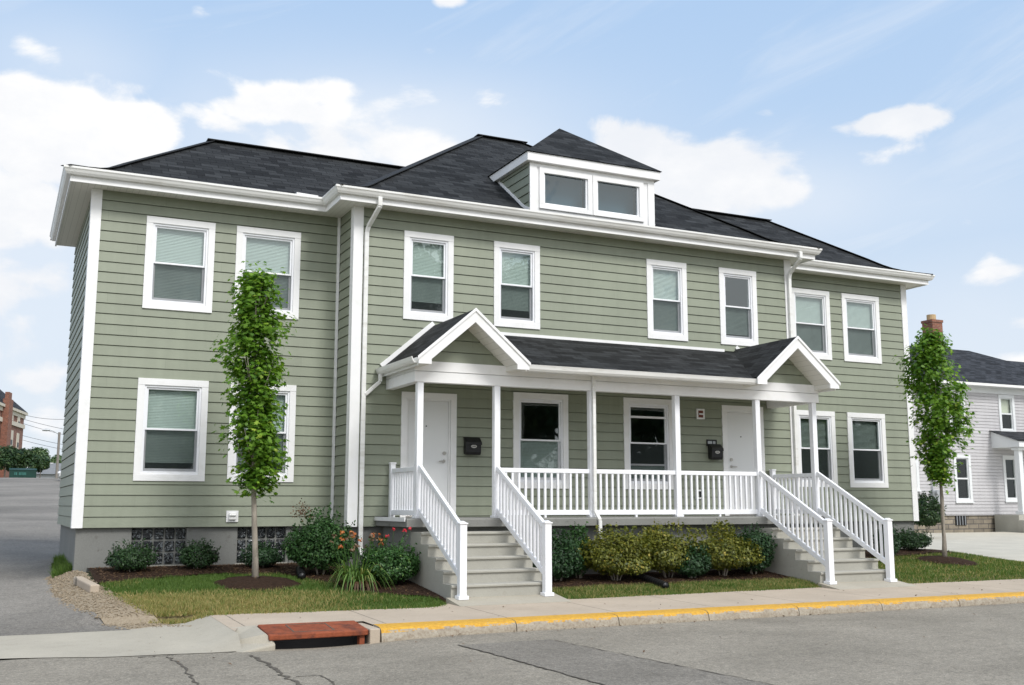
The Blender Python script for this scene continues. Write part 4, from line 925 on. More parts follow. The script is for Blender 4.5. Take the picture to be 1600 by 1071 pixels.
# mailboxes hang on the wall: things of their own
def mailbox(x, z0, z1, w, label, holder):
    y = -D_-.02; t = thing('mailbox', (x, y, z0), label, 'mailbox', None); d = .13
    m = MB(); m.prism([(y, z0+.02), (y-d*.8, z0), (y-d, z0+.05), (y-d, z1-.10), (y-.03, z1-.02), (y, z1-.02)], 'x', x-w/2, x+w/2); m.build('box', MAT['black'], t, bevel=.008)
    m = MB(); m.prism([(y, z1), (y, z1-.018), (y-.04, z1-.018), (y-d-.015, z1-.105), (y-d-.015, z1-.14), (y-d-.022, z1-.14), (y-d-.022, z1-.095), (y-.045, z1)], 'x', x-w/2-.008, x+w/2+.008); m.build('lid', MAT['black'], t, bevel=.004)
    m = MB(); n = 20; zc = z1-.165; pts = [(x+.055*math.cos(2*math.pi*k/n), zc+.03*math.sin(2*math.pi*k/n)) for k in range(n)]; m.prism(pts, 'y', y-d-.008, y-d+.001)
    pl = m.build('name_plate', MAT['steel'], t)
    k = MB()
    for i in range(3): k.box(x-.03+i*.022, x-.014+i*.022, y-d-.0095, y-d-.0078, zc-.01, zc+.01)
    k.build('number', MAT['black'], pl)
    if holder:
        m = MB(); ring(m, x-w/2-.03, x+w/2-.06, z1-.04, z1+.09, .02, y-.02, y-.002); m.box(x-w/2-.03, x+w/2-.06, y-.004, y+.004, z1-.04, z1+.088); h = m.build('notice_holder', MAT['black'], t)
        k = MB(); k.box(x-w/2-.0, x-.035, y-.009, y-.0045, z1+.005, z1+.06); k.box(x-.01, x+w/2-.085, y-.009, y-.0045, z1+.005, z1+.06); k.build('notice', MAT['galv'], h)
mailbox(6.49, 1.245, 1.56, .29, 'black wall mailbox with an oval plate, on its own beside the left front door', False)
mailbox(11.80, 1.255, 1.57, .27, 'black wall mailbox with a notice holder above it, beside the right front door', True)

# storm drain with rusty iron lid and cast concrete throat
def drain():
    t = thing('storm_drain', (2.35, -6.0, -1.2), 'rusty brown iron kerb inlet drain with a black open mouth, set in the pavement edge', 'storm drain')
    def slope(m):                                    # the lid leans up towards the pavement
        m.v = [(x, y, z+.055*(y+6.2)/.58) for x, y, z in m.v]; return m
    z = -1.083
    m = MB(); m.prism([(1.73, -6.215), (2.88, -6.20), (2.905, -6.17), (2.905, -5.62), (1.73, -5.60)], 'z', z-.062, z); slope(m).build('iron_lid', MAT['rust'], t, bevel=.012)
    m = MB(); m.box(2.03, 2.045, -6.12, -5.70, z+.0005, z+.003); m.box(2.50, 2.515, -6.12, -5.70, z+.0005, z+.003); m.box(2.0455, 2.4995, -6.12, -6.105, z+.0005, z+.003); m.box(2.0455, 2.4995, -5.715, -5.70, z+.0005, z+.003); slope(m).build('lid_seam', MAT['crack'], t)
    m = MB(); m.box(1.74, 2.90, -5.66, -5.64, -1.8, -1.10); m.box(1.60, 3.10, -6.14, -5.40, -1.8, -1.79); m.box(1.735, 1.75, -6.1, -5.66, -1.8, -1.16); m.box(2.88, 2.90, -6.1, -5.66, -1.8, -1.16); m.build('throat', MAT['dark'], t)
    m = MB(); m.box(2.80, 2.86, -6.165, -6.08, -1.45, -1.148); m.build('iron_leg', MAT['rust'], t)
    m = MB(); m.prism([(1.24, -6.0), (1.36, -6.40), (1.80, -6.24), (1.80, -6.12), (1.725, -6.12), (1.725, -5.55), (1.42, -5.50)], 'z', -1.5, -1.06)
    top = {(1.24, -6.0): -1.175, (1.36, -6.40): -1.235, (1.80, -6.24): -1.175, (1.80, -6.12): -1.15, (1.725, -6.12): -1.085, (1.725, -5.55): -1.035, (1.42, -5.50): -1.05}
    m.v = [(x, y, top[(round(x, 4), round(y, 4))] if z > -1.2 else z) for x, y, z in m.v]
    m.build('concrete_cheek', MAT['apron'], t, bevel=.02)
    m = MB(); m.prism([(2.915, -6.20), (3.05, -6.18), (3.05, -5.20), (2.915, -5.20)], 'z', -1.5, -1.075); m.build('concrete_cheek', MAT['sidewalk'], t, bevel=.015)
    m = MB(); m.box(3.051, 3.35, -5.90, -5.2, -1.5, -1.082); m.box(1.45, 2.914, -5.59, -5.2, -1.5, -1.082); m.build('concrete_bedding', MAT['sidewalk'], t)
drain()
# ------------------------------------------------------------------ plants
def leaf_obj(name, centers, normals, sizes, mat, parent=None, loc=None, shape='oval', tints=None, seed=0, aspect=.55, kind=None):
    """one mesh of many small leaves: each leaf a little folded outline with its own spin"""
    r = np.random.default_rng(seed); n = len(centers)
    SH = {'oval': [(0, -.5, 0), (.5, -.05, .06), (0, .5, -.04), (-.5, -.05, .06)],
          'maple': [(0, -.45, 0), (.22, -.22, .03), (.55, -.30, .02), (.36, .0, .05), (.52, .22, -.04), (.16, .2, .03), (0, .58, -.06), (-.16, .2, .03), (-.52, .22, -.04), (-.36, .0, .05), (-.55, -.30, .02), (-.22, -.22, .03)],
          'petal': [(0, -.5, 0), (.3, 0, .05), (.12, .45, .12), (-.12, .45, .12), (-.3, 0, .05)]}[shape]
    S = np.array(SH, float)
    if shape == 'oval': S[:, 0] *= aspect*2*.5
    k = len(S)
    nn = normals/np.linalg.norm(normals, axis=1, keepdims=True)
    a = r.normal(size=(n, 3)); t = np.cross(nn, a); t /= np.linalg.norm(t, axis=1, keepdims=True)+1e-9; b = np.cross(nn, t)
    V = centers[:, None, :]+sizes[:, None, None]*(S[None, :, 0:1]*t[:, None, :]+S[None, :, 1:2]*b[:, None, :]+S[None, :, 2:3]*nn[:, None, :])
    L = np.array(wloc(parent) if parent else (loc if loc is not None else (0, 0, 0)))
    V = (V-L).reshape(-1, 3)
    me = bpy.data.meshes.new(name); me.vertices.add(n*k); me.vertices.foreach_set('co', V.ravel())
    me.loops.add(n*k); me.loops.foreach_set('vertex_index', np.arange(n*k, dtype=np.int32))
    me.polygons.add(n); me.polygons.foreach_set('loop_start', np.arange(0, n*k, k, dtype=np.int32))
    at = me.attributes.new('tint', 'FLOAT', 'FACE'); at.data.foreach_set('value', (tints if tints is not None else r.random(n)).astype(np.float32))
    me.update(); me.validate()
    o = link(name, me, mat, parent, loc)
    if kind: o['kind'] = kind
    return o
def tint(r, n, gold=.06):
    t = r.beta(2, 2.4, n)*.84; g = r.random(n) < gold; t[g] = .86+.14*r.random(g.sum()); return t
def crown_leaves(parent, outline, cx, cy, seed, n_cl, per, size, mat, lean=(0, 0)):
    """outline: list (z, x_left, x_right); clumps sit in the outer shell of each level, so gaps stay between them"""
    r = np.random.default_rng(seed); zs = np.array([o[0] for o in outline]); xl = np.array([o[1] for o in outline]); xr = np.array([o[2] for o in outline])
    C, Nn, T = [], [], []
    for k in range(n_cl):
        z = zs[0]+(zs[-1]-zs[0])*(k+r.random())/n_cl; a = np.interp(z, zs, xl); b = np.interp(z, zs, xr); mx, rx = (a+b)/2, (b-a)/2
        th = r.random()*2*math.pi; q = math.sqrt(r.uniform(.02, 1.0))*(.70 if r.random() < .75 else .97)
        c = np.array([mx+rx*q*math.cos(th), cy+rx*q*math.sin(th), z]); m = int(per*r.uniform(.35, 1.5)); sp = r.uniform(.055, .115)
        P = c+r.normal(size=(m, 3))*np.array([sp, sp, sp*.9]); out = P-np.array([mx, cy, z-.25]); out /= np.linalg.norm(out, axis=1, keepdims=True)+1e-6
        C.append(P); Nn.append(out*.8+np.array([0, 0, .55])+r.normal(size=(m, 3))*.45); T.append(np.clip(tint(r, m, .05)+r.uniform(-.14, .14), 0, 1))
    C, Nn, T = map(np.concatenate, (C, Nn, T)); n = len(C)
    return leaf_obj('crown', C, Nn, size*r.uniform(.6, 1.25, n), mat, parent, shape='maple', tints=T, seed=seed+1)
def maple(name, x, y, outline, zc, label, seed, n_cl, per, size, lean):
    z0 = gz(x, y); t = thing(name, (x, y, z0), label, 'tree', 'young street maples'); r = random.Random(seed); m = MB()
    zt = outline[-1][0]; top = ((outline[-1][1]+outline[-1][2])/2, y, zt-.25)
    pts, rad = [], []
    for i in range(11):
        q = i/10; z = z0-.05+(top[2]-z0)*q; mid = x+(top[0]-x)*q+lean*math.sin(q*3.1)*.5; pts.append((mid+r.uniform(-.008, .008), y+r.uniform(-.01, .01), z)); rad.append(.040*(1-q)**.7+.007+(.012 if i == 0 else 0))
    m.tube(pts, rad, 10)
    for k in range(26):
        q = r.uniform(.36, .93); z = z0+(top[2]-z0)*q; i = int(q*10); bx = pts[i][0]; a = r.uniform(0, 6.28)
        xl = np.interp(z+.35, [o[0] for o in outline], [o[1] for o in outline]); xr = np.interp(z+.35, [o[0] for o in outline], [o[2] for o in outline])
        L = (xr-xl)/2*.8; m.tube([(bx, y, z), (bx+math.cos(a)*L*.5, y+math.sin(a)*L*.5, z+.18), (bx+math.cos(a)*L*.9, y+math.sin(a)*L*.9, z+.5)], [.014*(1.25-q), .009, .003], 5)
    m.build('trunk', MAT['bark'], t, smooth=True)
    crown_leaves(t, outline, x, y, seed, n_cl, per, size, MAT['maple'])
def outl(rows, y): return sorted((float(on(l, v, 'y', y)[2]), float(on(l, v, 'y', y)[0]), float(on(r_, v, 'y', y)[0])) for v, l, r_ in rows)
o1 = outl([(428, 374, 428), (445, 364, 440), (475, 357, 448), (505, 356, 450), (535, 344, 452), (560, 343, 450), (585, 352, 452), (605, 357, 445), (640, 360, 440), (670, 356, 440), (700, 355, 446), (730, 360, 446), (752, 366, 438), (765, 380, 425)], -2.05)
maple('maple_tree', 2.47, -2.05, o1, 0, 'slender young maple with a bright green columnar crown, in front of the left wing windows', 11, 250, 44, .080, -.05)
o2 = outl([(524, 1447, 1466), (540, 1424, 1470), (555, 1418, 1474), (580, 1417, 1486), (605, 1420, 1494), (630, 1430, 1500), (650, 1434, 1510), (672, 1438, 1508), (692, 1440, 1498), (712, 1446, 1494), (735, 1452, 1484), (752, 1462, 1478)], -2.0)
maple('maple_tree', 16.8, -2.0, o2, 0, 'slender young maple with a darker lopsided crown, in front of the grey house', 23, 220, 44, .084, .02)

def shrub(name, x, y, rx, ry, h, mat, label, seed, n=2200, size=.045, group=None, cat='shrub', base=0.0, lump=.16, upright=.0, parent=None, extra=None, z0=None):
    z0 = gz(x, y)+.01 if z0 is None else z0; r = np.random.default_rng(seed)
    t = parent or thing(name, (x, y, z0), label, cat, group)
    nl = 15; lum = []
    for k in range(nl):
        d = r.normal(size=3); d[2] = abs(d[2])*1.1-.2; d /= np.linalg.norm(d); lum.append(d)
    n = int(n*(2.5 if mat is MAT['gold'] else 2.0)); size = size*.92; amp = r.uniform(-.6, 1.0, nl)
    P, Nn = [], []; hc = h*.36
    for k in range(n):
        d = lum[r.integers(nl)]+r.normal(size=3)*.42; d /= np.linalg.norm(d)
        if r.random() < .35: d = r.normal(size=3); d /= np.linalg.norm(d)
        kk = max(range(nl), key=lambda i_: float(np.dot(d, lum[i_]))); q = (1-lump*1.5)+lump*(1.2+.8*amp[kk])*float(np.dot(d, lum[kk]))**9 + r.normal()*.05
        q *= 1-.5*r.random()**2.2
        low = 1.0 if d[2] > 0 else 1.0+.05*abs(d[2])
        c = np.array([x+d[0]*rx*q*low, y+d[1]*ry*q*low, z0+hc+d[2]*(h-hc if d[2] > 0 else hc*1.05)*q])
        if c[2] < z0+.015: c[2] = z0+.015+r.random()*.04
        P.append(c); Nn.append(d*1.0+np.array([0, 0, .5])+r.normal(size=3)*.5)
    for k in range(int(26+60*rx)):                      # loose young shoots break the outline
        d = r.normal(size=3); d[2] = abs(d[2])+.25; d /= np.linalg.norm(d); b0 = np.array([x+d[0]*rx*.85, y+d[1]*ry*.85, z0+hc+d[2]*(h-hc)*.85]); g_ = d*.6+np.array([0, 0, .8])+r.normal(size=3)*.25; g_ /= np.linalg.norm(g_); L_ = r.uniform(.08, .2)*(.6+h*.7)
        for q_ in np.linspace(.25, 1, 9): P.append(b0+g_*L_*q_+r.normal(size=3)*.012); Nn.append(r.normal(size=3)*.8+np.array([0, 0, .4]))
    P, Nn = np.array(P), np.array(Nn); n = len(P)
    leaf_obj('foliage', P, Nn, size*r.uniform(.6, 1.35, n), mat, t, tints=tint(r, n), seed=seed+3)
    m = MB(); rr = random.Random(seed)
    for k in range(7):
        a = rr.uniform(0, 6.28); m.tube([(x+.04*math.cos(a), y+.04*math.sin(a), z0-.05), (x+rx*.25*math.cos(a), y+ry*.25*math.sin(a), z0+h*.35), (x+rx*.5*math.cos(a), y+ry*.5*math.sin(a), z0+h*.7)], [.010, .007, .003], 5)
    m.build('stems', MAT['bark'], t)
    return t
bx = 'clipped shrubs along the foundation'
shrub('boxwood_shrub', .83, -.72, .40, .36, .40, MAT['boxwood'], 'low dark boxwood mound before the glass block window, nearest the driveway corner', 31, 2600, .04, bx)
shrub('boxwood_shrub', 1.85, -.62, .33, .32, .40, MAT['boxwood'], 'low dark boxwood mound between the two glass block windows', 32, 2200, .04, bx)
shrub('boxwood_shrub', 2.85, -.62, .36, .32, .35, MAT['yew'], 'low dark boxwood mound behind the trunk of the left maple', 33, 2200, .042, bx)
big = shrub('rounded_shrub', 3.62, -1.5, .60, .52, .98, MAT['shrub'], 'largest round leafy green shrub, in the corner beside the downspout', 34, 5200, .058, None, 'shrub', lump=.2)
r_ = np.random.default_rng(5); pc = np.array([3.27, -1.62, .26])+r_.normal(size=(160, 3))*np.array([.075, .07, .075]); leaf_obj('dried_flower_head', pc, r_.normal(size=(160, 3))+np.array([0, -.3, .6]), np.full(160, .04), MAT['brownp'], big, seed=5)
# daylily
def ribbon_blade(m, p, az, L, w, arch, tint_, n=6):
    prev = None; d = Vector((math.cos(az), math.sin(az), 0)); s = Vector((-d.y, d.x, 0))
    for i in range(n+1):
        q = i/n; out = L*.62*(q**1.25)*arch; up = L*(q*1.0-(.62+.5*arch)*arch*q**2.6)
        c = Vector(p)+d*out+Vector((0, 0, up)); ww = w*(1-q**2.2)*.5+.001
        cur = (c-s*ww, c+s*ww)
        if prev: m.face([prev[0], prev[1], cur[1], cur[0]], tint=tint_)
        prev = cur
def daylily(x, y, label, seed):
    z0 = gz(x, y)+.02; t = thing('daylily_clump', (x, y, z0), label, 'flowering plant'); rr = random.Random(seed); m = MB()
    for k in range(210):
        a = rr.uniform(0, 6.28); q = rr.random()**.5*.24; ti = rr.random()*.8 if rr.random() > .12 else .95
        ribbon_blade(m, (x+q*math.cos(a), y+q*.8*math.sin(a), z0), a+rr.uniform(-.7, .7), rr.uniform(.42, .86), rr.uniform(.018, .03), rr.uniform(.5, 1.2), ti)
    m.build('leaf_blades', MAT['lily'], t, fix=False, tints=True)
    m = MB()
    for k in range(26): a = rr.uniform(3.3, 5.6); ribbon_blade(m, (x+.2*math.cos(a), y+.2*math.sin(a), z0), a, rr.uniform(.25, .42), .022, 1.15, rr.random())
    m.build('dead_blades', MAT['brownp'], t, fix=False, tints=True)
    for k in range(24):
        a = rr.uniform(0, 6.28); q = rr.random()**.5*.42; h = rr.uniform(.52, .80); c = (x+q*math.cos(a)*1.05, y+q*.6*math.sin(a), z0+h)
        m = MB(); m.tube([(x+q*.3*math.cos(a), y+q*.2*math.sin(a), z0), (x+q*.8*math.cos(a), y+q*.5*math.sin(a), z0+h*.6), c], [.005, .004, .003], 5); st = m.build('flower_stalk', MAT['lily'], t, fix=False, tints=True)
        N6 = 7; cc, nn_ = [], []
        for j in range(N6):
            b = 2*math.pi*j/N6; cc.append((c[0]+.028*math.cos(b), c[1]+.028*math.sin(b), c[2]+rr.uniform(-.01, .03))); nn_.append((math.cos(b)*.9, math.sin(b)*.9, .55))
        leaf_obj('bloom', np.array(cc), np.array(nn_), np.full(N6, rr.uniform(.04, .06)), MAT['orange'] if rr.random() > .4 else MAT['brownp'], st, shape='petal', seed=seed+k)
daylily(3.85, -2.72, 'clump of orange daylilies with long arching strap leaves beside the left steps', 3)
def rose():
    t = shrub('rose_bush', 4.38, -2.60, .54, .44, .64, MAT['rose'], 'round dark green bush with a few red blooms, against the left steps', 41, 3800, .05, None, 'flowering shrub')
    rr = random.Random(8)
    for k, (u, v) in enumerate([(616, 827), (632, 829), (594, 836), (640, 826), (605, 838)]):
        c = on(u, v, 'y', -2.6); m = MB(); m.tube([(4.45+(c[0]-4.45)*.4, -2.6, -.35), (c[0]-.02, -2.6, c[2]-.12), tuple(c)], [.005, .004, .003], 5); s = m.build('flower_stalk', MAT['lily'], t, fix=False, tints=True)
        cc, nn_ = [], []
        for j in range(12): b = rr.uniform(0, 6.28); q = rr.random(); cc.append((c[0]+.03*q*math.cos(b), c[1]+.03*q*math.sin(b), c[2]+.02*rr.uniform(-1, 1))); nn_.append((math.cos(b)*.6, math.sin(b)*.6-.5, .6))
        leaf_obj('bloom', np.array(cc), np.array(nn_), np.full(12, .05 if k in (1, 3) else .038), MAT['redp'] if k != 2 else MAT['orange'], s, seed=60+k)
rose()
hg = 'shrubs in the bed before the porch'
shrub('evergreen_shrub', 7.22, -2.80, .50, .42, .72, MAT['yew'], 'dark green shrub against the right newel of the left steps', 51, 2600, .055, hg)
shrub('tall_shrub', 7.72, -2.62, .26, .22, .84, MAT['shrub'], 'taller narrow green shrub poking up behind the golden one, left of the porch downspout', 52, 1300, .055, hg)
shrub('golden_shrub', 8.26, -2.92, .76, .48, .84, MAT['gold'], 'widest golden yellow-green shrub, below the porch downspout', 53, 3600, .06, hg, lump=.24)
shrub('golden_shrub', 9.34, -2.85, .70, .46, .88, MAT['gold'], 'golden shrub with deep green lower leaves, in the middle of the porch bed', 54, 3300, .06, hg, lump=.26)
shrub('evergreen_shrub', 9.75, -2.98, .36, .30, .55, MAT['yew'], 'small dark shrub filling the gap between golden shrubs', 58, 1700, .055, hg)
shrub('golden_shrub', 10.46, -2.88, .76, .46, .86, MAT['gold'], 'lumpy golden shrub, the last one before the right steps', 55, 3300, .06, hg, lump=.28)
shrub('evergreen_shrub', 11.22, -2.78, .46, .38, .80, MAT['yew'], 'dark green spiky shrub against the side of the right steps', 56, 2600, .055, hg)
shrub('evergreen_shrub', 15.72, -1.5, .30, .30, .72, MAT['yew'], 'dark upright shrub half hidden behind the last newel post', 57, 1800, .05, 'shrubs by the right wing')
shrub('boxwood_shrub', 17.45, -.5, .52, .40, .42, MAT['boxwood'], 'low dark boxwood mound at the right end of the green house', 59, 2600, .045, 'shrubs by the right wing')

# grass: countless blades, one object for each lawn area
def grass(name, label, n, sampler, seed, hmin=.022, hmax=.055):
    r = np.random.default_rng(seed); X, Y, S = sampler(r, n); n = len(X); Z = G(X, Y)-.012
    cl = .5+.5*np.sin(X*5.1+2*np.sin(Y*3.7))*np.sin(Y*6.3+X*2.2); h = r.uniform(hmin, hmax, n)*(.55+.5*S+.6*cl); a = r.random(n)*2*math.pi; w = r.uniform(.005, .010, n); lx = r.normal(size=n)*.35*h; ly = r.normal(size=n)*.35*h
    V = np.zeros((n, 3, 3)); V[:, 0] = np.stack([X-np.cos(a)*w, Y-np.sin(a)*w, Z], -1); V[:, 1] = np.stack([X+np.cos(a)*w, Y+np.sin(a)*w, Z], -1); V[:, 2] = np.stack([X+lx, Y+ly, Z+h], -1)
    me = bpy.data.meshes.new(name); me.vertices.add(n*3); me.vertices.foreach_set('co', V.ravel()); me.loops.add(n*3); me.loops.foreach_set('vertex_index', np.arange(n*3, dtype=np.int32))
    me.polygons.add(n); me.polygons.foreach_set('loop_start', np.arange(0, n*3, 3, dtype=np.int32))
    at = me.attributes.new('tint', 'FLOAT', 'FACE'); at.data.foreach_set('value', np.clip(S, 0, 1).astype(np.float32)); me.update(); me.validate()
    return tag(link(name, me, MAT['grass']), label, 'grass', kind='stuff')
def dryness(x, y, r):
    f = .5+.5*np.sin(x*1.7+np.sin(y*2.3)*1.5)*np.sin(y*2.9+x*.6); return f
def lawn_left(r, n):
    X = r.uniform(.3, 4.75, n); Y = r.uniform(-4.5, -.9, n)
    top = np.array([lawn_mul(x) for x in X]); bot = np.array([walk_in(max(1.42, x)) for x in X]); gl = np.interp(Y, [-4.6, -4.3, -3.4, -2.4, -1.4], [1.2, .82, .55, .34, .28])
    k = (Y < top+.03) & (Y > bot-np.abs(r.normal(size=n))*.05) & (X > gl+r.normal(size=n)*.06) & (np.hypot(X-2.47, Y+2.15) > .56+r.normal(size=n)*.05); X, Y = X[k], Y[k]
    d = np.clip(1-(X-.3)/3.4, 0, 1)*np.clip((-2.45-Y)/.9, 0, 1); d = np.clip(d*2.6+.42*dryness(X, Y, r)-.24, 0, 1)
    t = r.beta(2, 2.2, len(X))*.8; dry = r.random(len(X)) < d*.95; t[dry] = .87+.13*r.random(dry.sum()); return X, Y, t
def lawn_mid(r, n):
    X = r.uniform(6.5, 11.8, n); Y = r.uniform(-4.2, -3.2, n); bot = np.array([walk_in(x) for x in X]); k = (Y < -3.40+.02*(X-6.5)+r.normal(size=n)*.03) & (Y > bot-np.abs(r.normal(size=n))*.05); X, Y = X[k], Y[k]
    t = r.beta(2, 2, len(X))*.8; dry = r.random(len(X)) < .2+.25*dryness(X*1.5, Y*3, r)-.1; t[dry] = .87+.13*r.random(dry.sum()); return X, Y, t
def lawn_right(r, n):
    X = r.uniform(13.4, 22.5, n); Y = r.uniform(-4.2, .8, n); bot = np.array([walk_in(x) for x in X]); top = np.interp(X, [13.3, 14, 15, 17.5, 18.4, 18.5, 19, 20, 22, 26], [-3.7, -2.4, -1.5, -1.0, -.9, .8, -.72, -1.52, -2.02, -2.4])
    k = (Y < top) & (Y > bot-np.abs(r.normal(size=n))*.05) & (np.hypot(X-16.8, Y+2.05) > .52+r.normal(size=n)*.05); X, Y = X[k], Y[k]
    t = r.beta(2, 2, len(X))*.8; dry = r.random(len(X)) < .12+.25*dryness(X, Y*2, r)-.06; t[dry] = .87+.13*r.random(dry.sum()); return X, Y, t
grass('lawn_grass', 'patchy green and straw coloured grass beside the driveway and under the left maple', 95000, lawn_left, 1)
grass('lawn_grass', 'narrow strip of green grass between the two flights of steps', 60000, lawn_mid, 2)
grass('lawn_grass', 'green grass right of the steps, round the right maple', 90000, lawn_right, 3)
def verge_grass(r, n):
    X = r.uniform(-.3, .12, n); Y = r.uniform(.3, 3.2, n); k = X > np.array([drive_edge(y) for y in Y])+.05; X, Y = X[k], Y[k]
    t = r.beta(2, 2, len(X))*.9; return X, Y, t
grass('weeds', 'weedy tuft at the corner of the foundation by the driveway', 5000, verge_grass, 4, .06, .16)
# stones in the gravel verge
def gravel():
    r = np.random.default_rng(9); n = 2600; Y = r.uniform(-4.55, .8, n); lo = np.array([drive_edge(y)-.1 for y in Y]); hi = np.interp(Y, [-4.6, -4.3, -3.4, -2.4, -1.4, 0, 1.4], [1.3, .92, .66, .42, .24, .12, .08]); X = lo+(hi-lo)*r.random(n); Z = G(X, Y)
    m = MB()
    for x, y, z in zip(X, Y, Z):
        s = r.uniform(.005, .016)*(1 if r.random() < .93 else 1.8); a = r.normal(size=(6, 3))*.2+np.array([(1, 0, 0), (0, 1, 0), (-1, 0, 0), (0, -1, 0), (0, 0, .7), (0, 0, -.7)]); P = a*s+np.array([x, y, z+.01])
        for i in range(4): j = (i+1) % 4; m.face([P[i], P[j], P[4]]); m.face([P[j], P[i], P[5]])
    tag(m.build('gravel_stones', MAT['gravel'], fix=False), 'loose pale gravel between the driveway and the lawn', 'gravel', kind='stuff')
gravel()
def chips():
    r = np.random.default_rng(19); m = MB()
    def put(x, y, z):
        a = r.random()*6.28; L, w = r.uniform(.02, .06), r.uniform(.006, .016); d = Vector((math.cos(a), math.sin(a), r.uniform(-.3, .4))); s = Vector((-math.sin(a), math.cos(a), r.uniform(-.3, .3))); c = Vector((x, y, z))
        m.face([c-d*L/2-s*w/2, c+d*L/2-s*w/2, c+d*L/2+s*w/2, c-d*L/2+s*w/2], tint=r.random())
    for k in range(2600):
        x = r.uniform(.3, 4.8); y = r.uniform(lawn_mul(x)-.02, .0); put(x, y, gz(x, y)+.03)
    for k in range(1500): x = r.uniform(6.5, 11.7); y = r.uniform(-3.45, -2.5); put(x, y, gz(x, y)+.03)
    for k in range(900): x = r.uniform(13.4, 18.2); y = r.uniform(-2.0, -.2); put(x, y, gz(x, y)+.03)
    for (cx, cy) in ((2.47, -2.15), (16.8, -2.05)):
        for k in range(420):
            a = r.random()*6.28; q = r.random()**.5; x, y = cx+math.cos(a)*.6*q, cy+math.sin(a)*.6*q; put(x, y, gz(x, y)+.02+.09*(1-q))
    tag(m.build('bark_chips', MAT['brownp'], fix=False, tints=True), 'scattered brown bark chips over the planting beds', 'bark mulch', kind='stuff')
chips()
def litter():
    r = np.random.default_rng(29); n = 420; X = r.uniform(.5, 24, n); kind = r.random(n); Y = np.where(kind < .6, -6.2-np.abs(r.normal(size=n))*.10, np.where(kind < .8, r.uniform(-5.8, -4.2, n), r.uniform(-9, -6.3, n))); k = ~((X > 1.3) & (X < 3.2) & (Y < -5.3)); X, Y = X[k], Y[k]; n = len(X)
    P = np.stack([X, Y, G(X, Y)+.016], -1); Nn = np.array([0, 0, 1.0])+r.normal(size=(n, 3))*.25
    tag(leaf_obj('leaf_litter', P, Nn, r.uniform(.015, .055, n), MAT['brownp'], seed=31), 'dry brown leaf scraps along the kerb and on the pavement', 'leaf litter', kind='stuff')
litter()
# kerb block, black corrugated drain pipes
def on_ground(u, v):
    d = ray(u, v); k = 5.0
    while CAM[2]+d[2]*k > gz(CAM[0]+d[0]*k, CAM[1]+d[1]*k) and k < 80: k += .01
    return CAM+d*k
def kerb_block():
    a, b = on_ground(121, 912), on_ground(148, 926); t = thing('concrete_block', tuple((a+b)/2), 'short pale concrete kerb block lying at the corner of the bed by the driveway', 'block')
    m = MB(); m.bar((a[0], a[1], a[2]+.045), (b[0], b[1], b[2]+.045), .13, .12); o = m.build('block', MAT['sidewalk'], t, bevel=.02)
kerb_block()
def pipe(p, q, rad, label):
    t = thing('corrugated_pipe', p, label, 'drain pipe'); m = MB(); p, q = Vector(p), Vector(q); n = 40; pts, rr = [], []
    for i in range(n+1): pts.append(p.lerp(q, i/n)); rr.append(rad*(1+.07*math.sin(i*2.1)))
    m.tube(pts, rr, 14, False); m.tube([q, q-(q-p)*.04], [rad*.9, rad*.85], 14); m.build('pipe', MAT['black'], t, smooth=True)
pq = on(1040, 910, 'z', -.87); pipe((8.75, -2.75, gz(8.75, -2.75)+.06), (pq[0], pq[1], gz(pq[0], pq[1])+.05), .062, 'black corrugated drain pipe ending at the grass edge below the golden shrubs')
pq = on(492, 900, 'y', -2.0); pipe((3.35, -1.25, gz(3.35, -1.25)+.06), (3.20, -1.95, gz(3.20, -1.95)+.07), .062, 'short black drain pipe end on the mulch left of the daylilies')

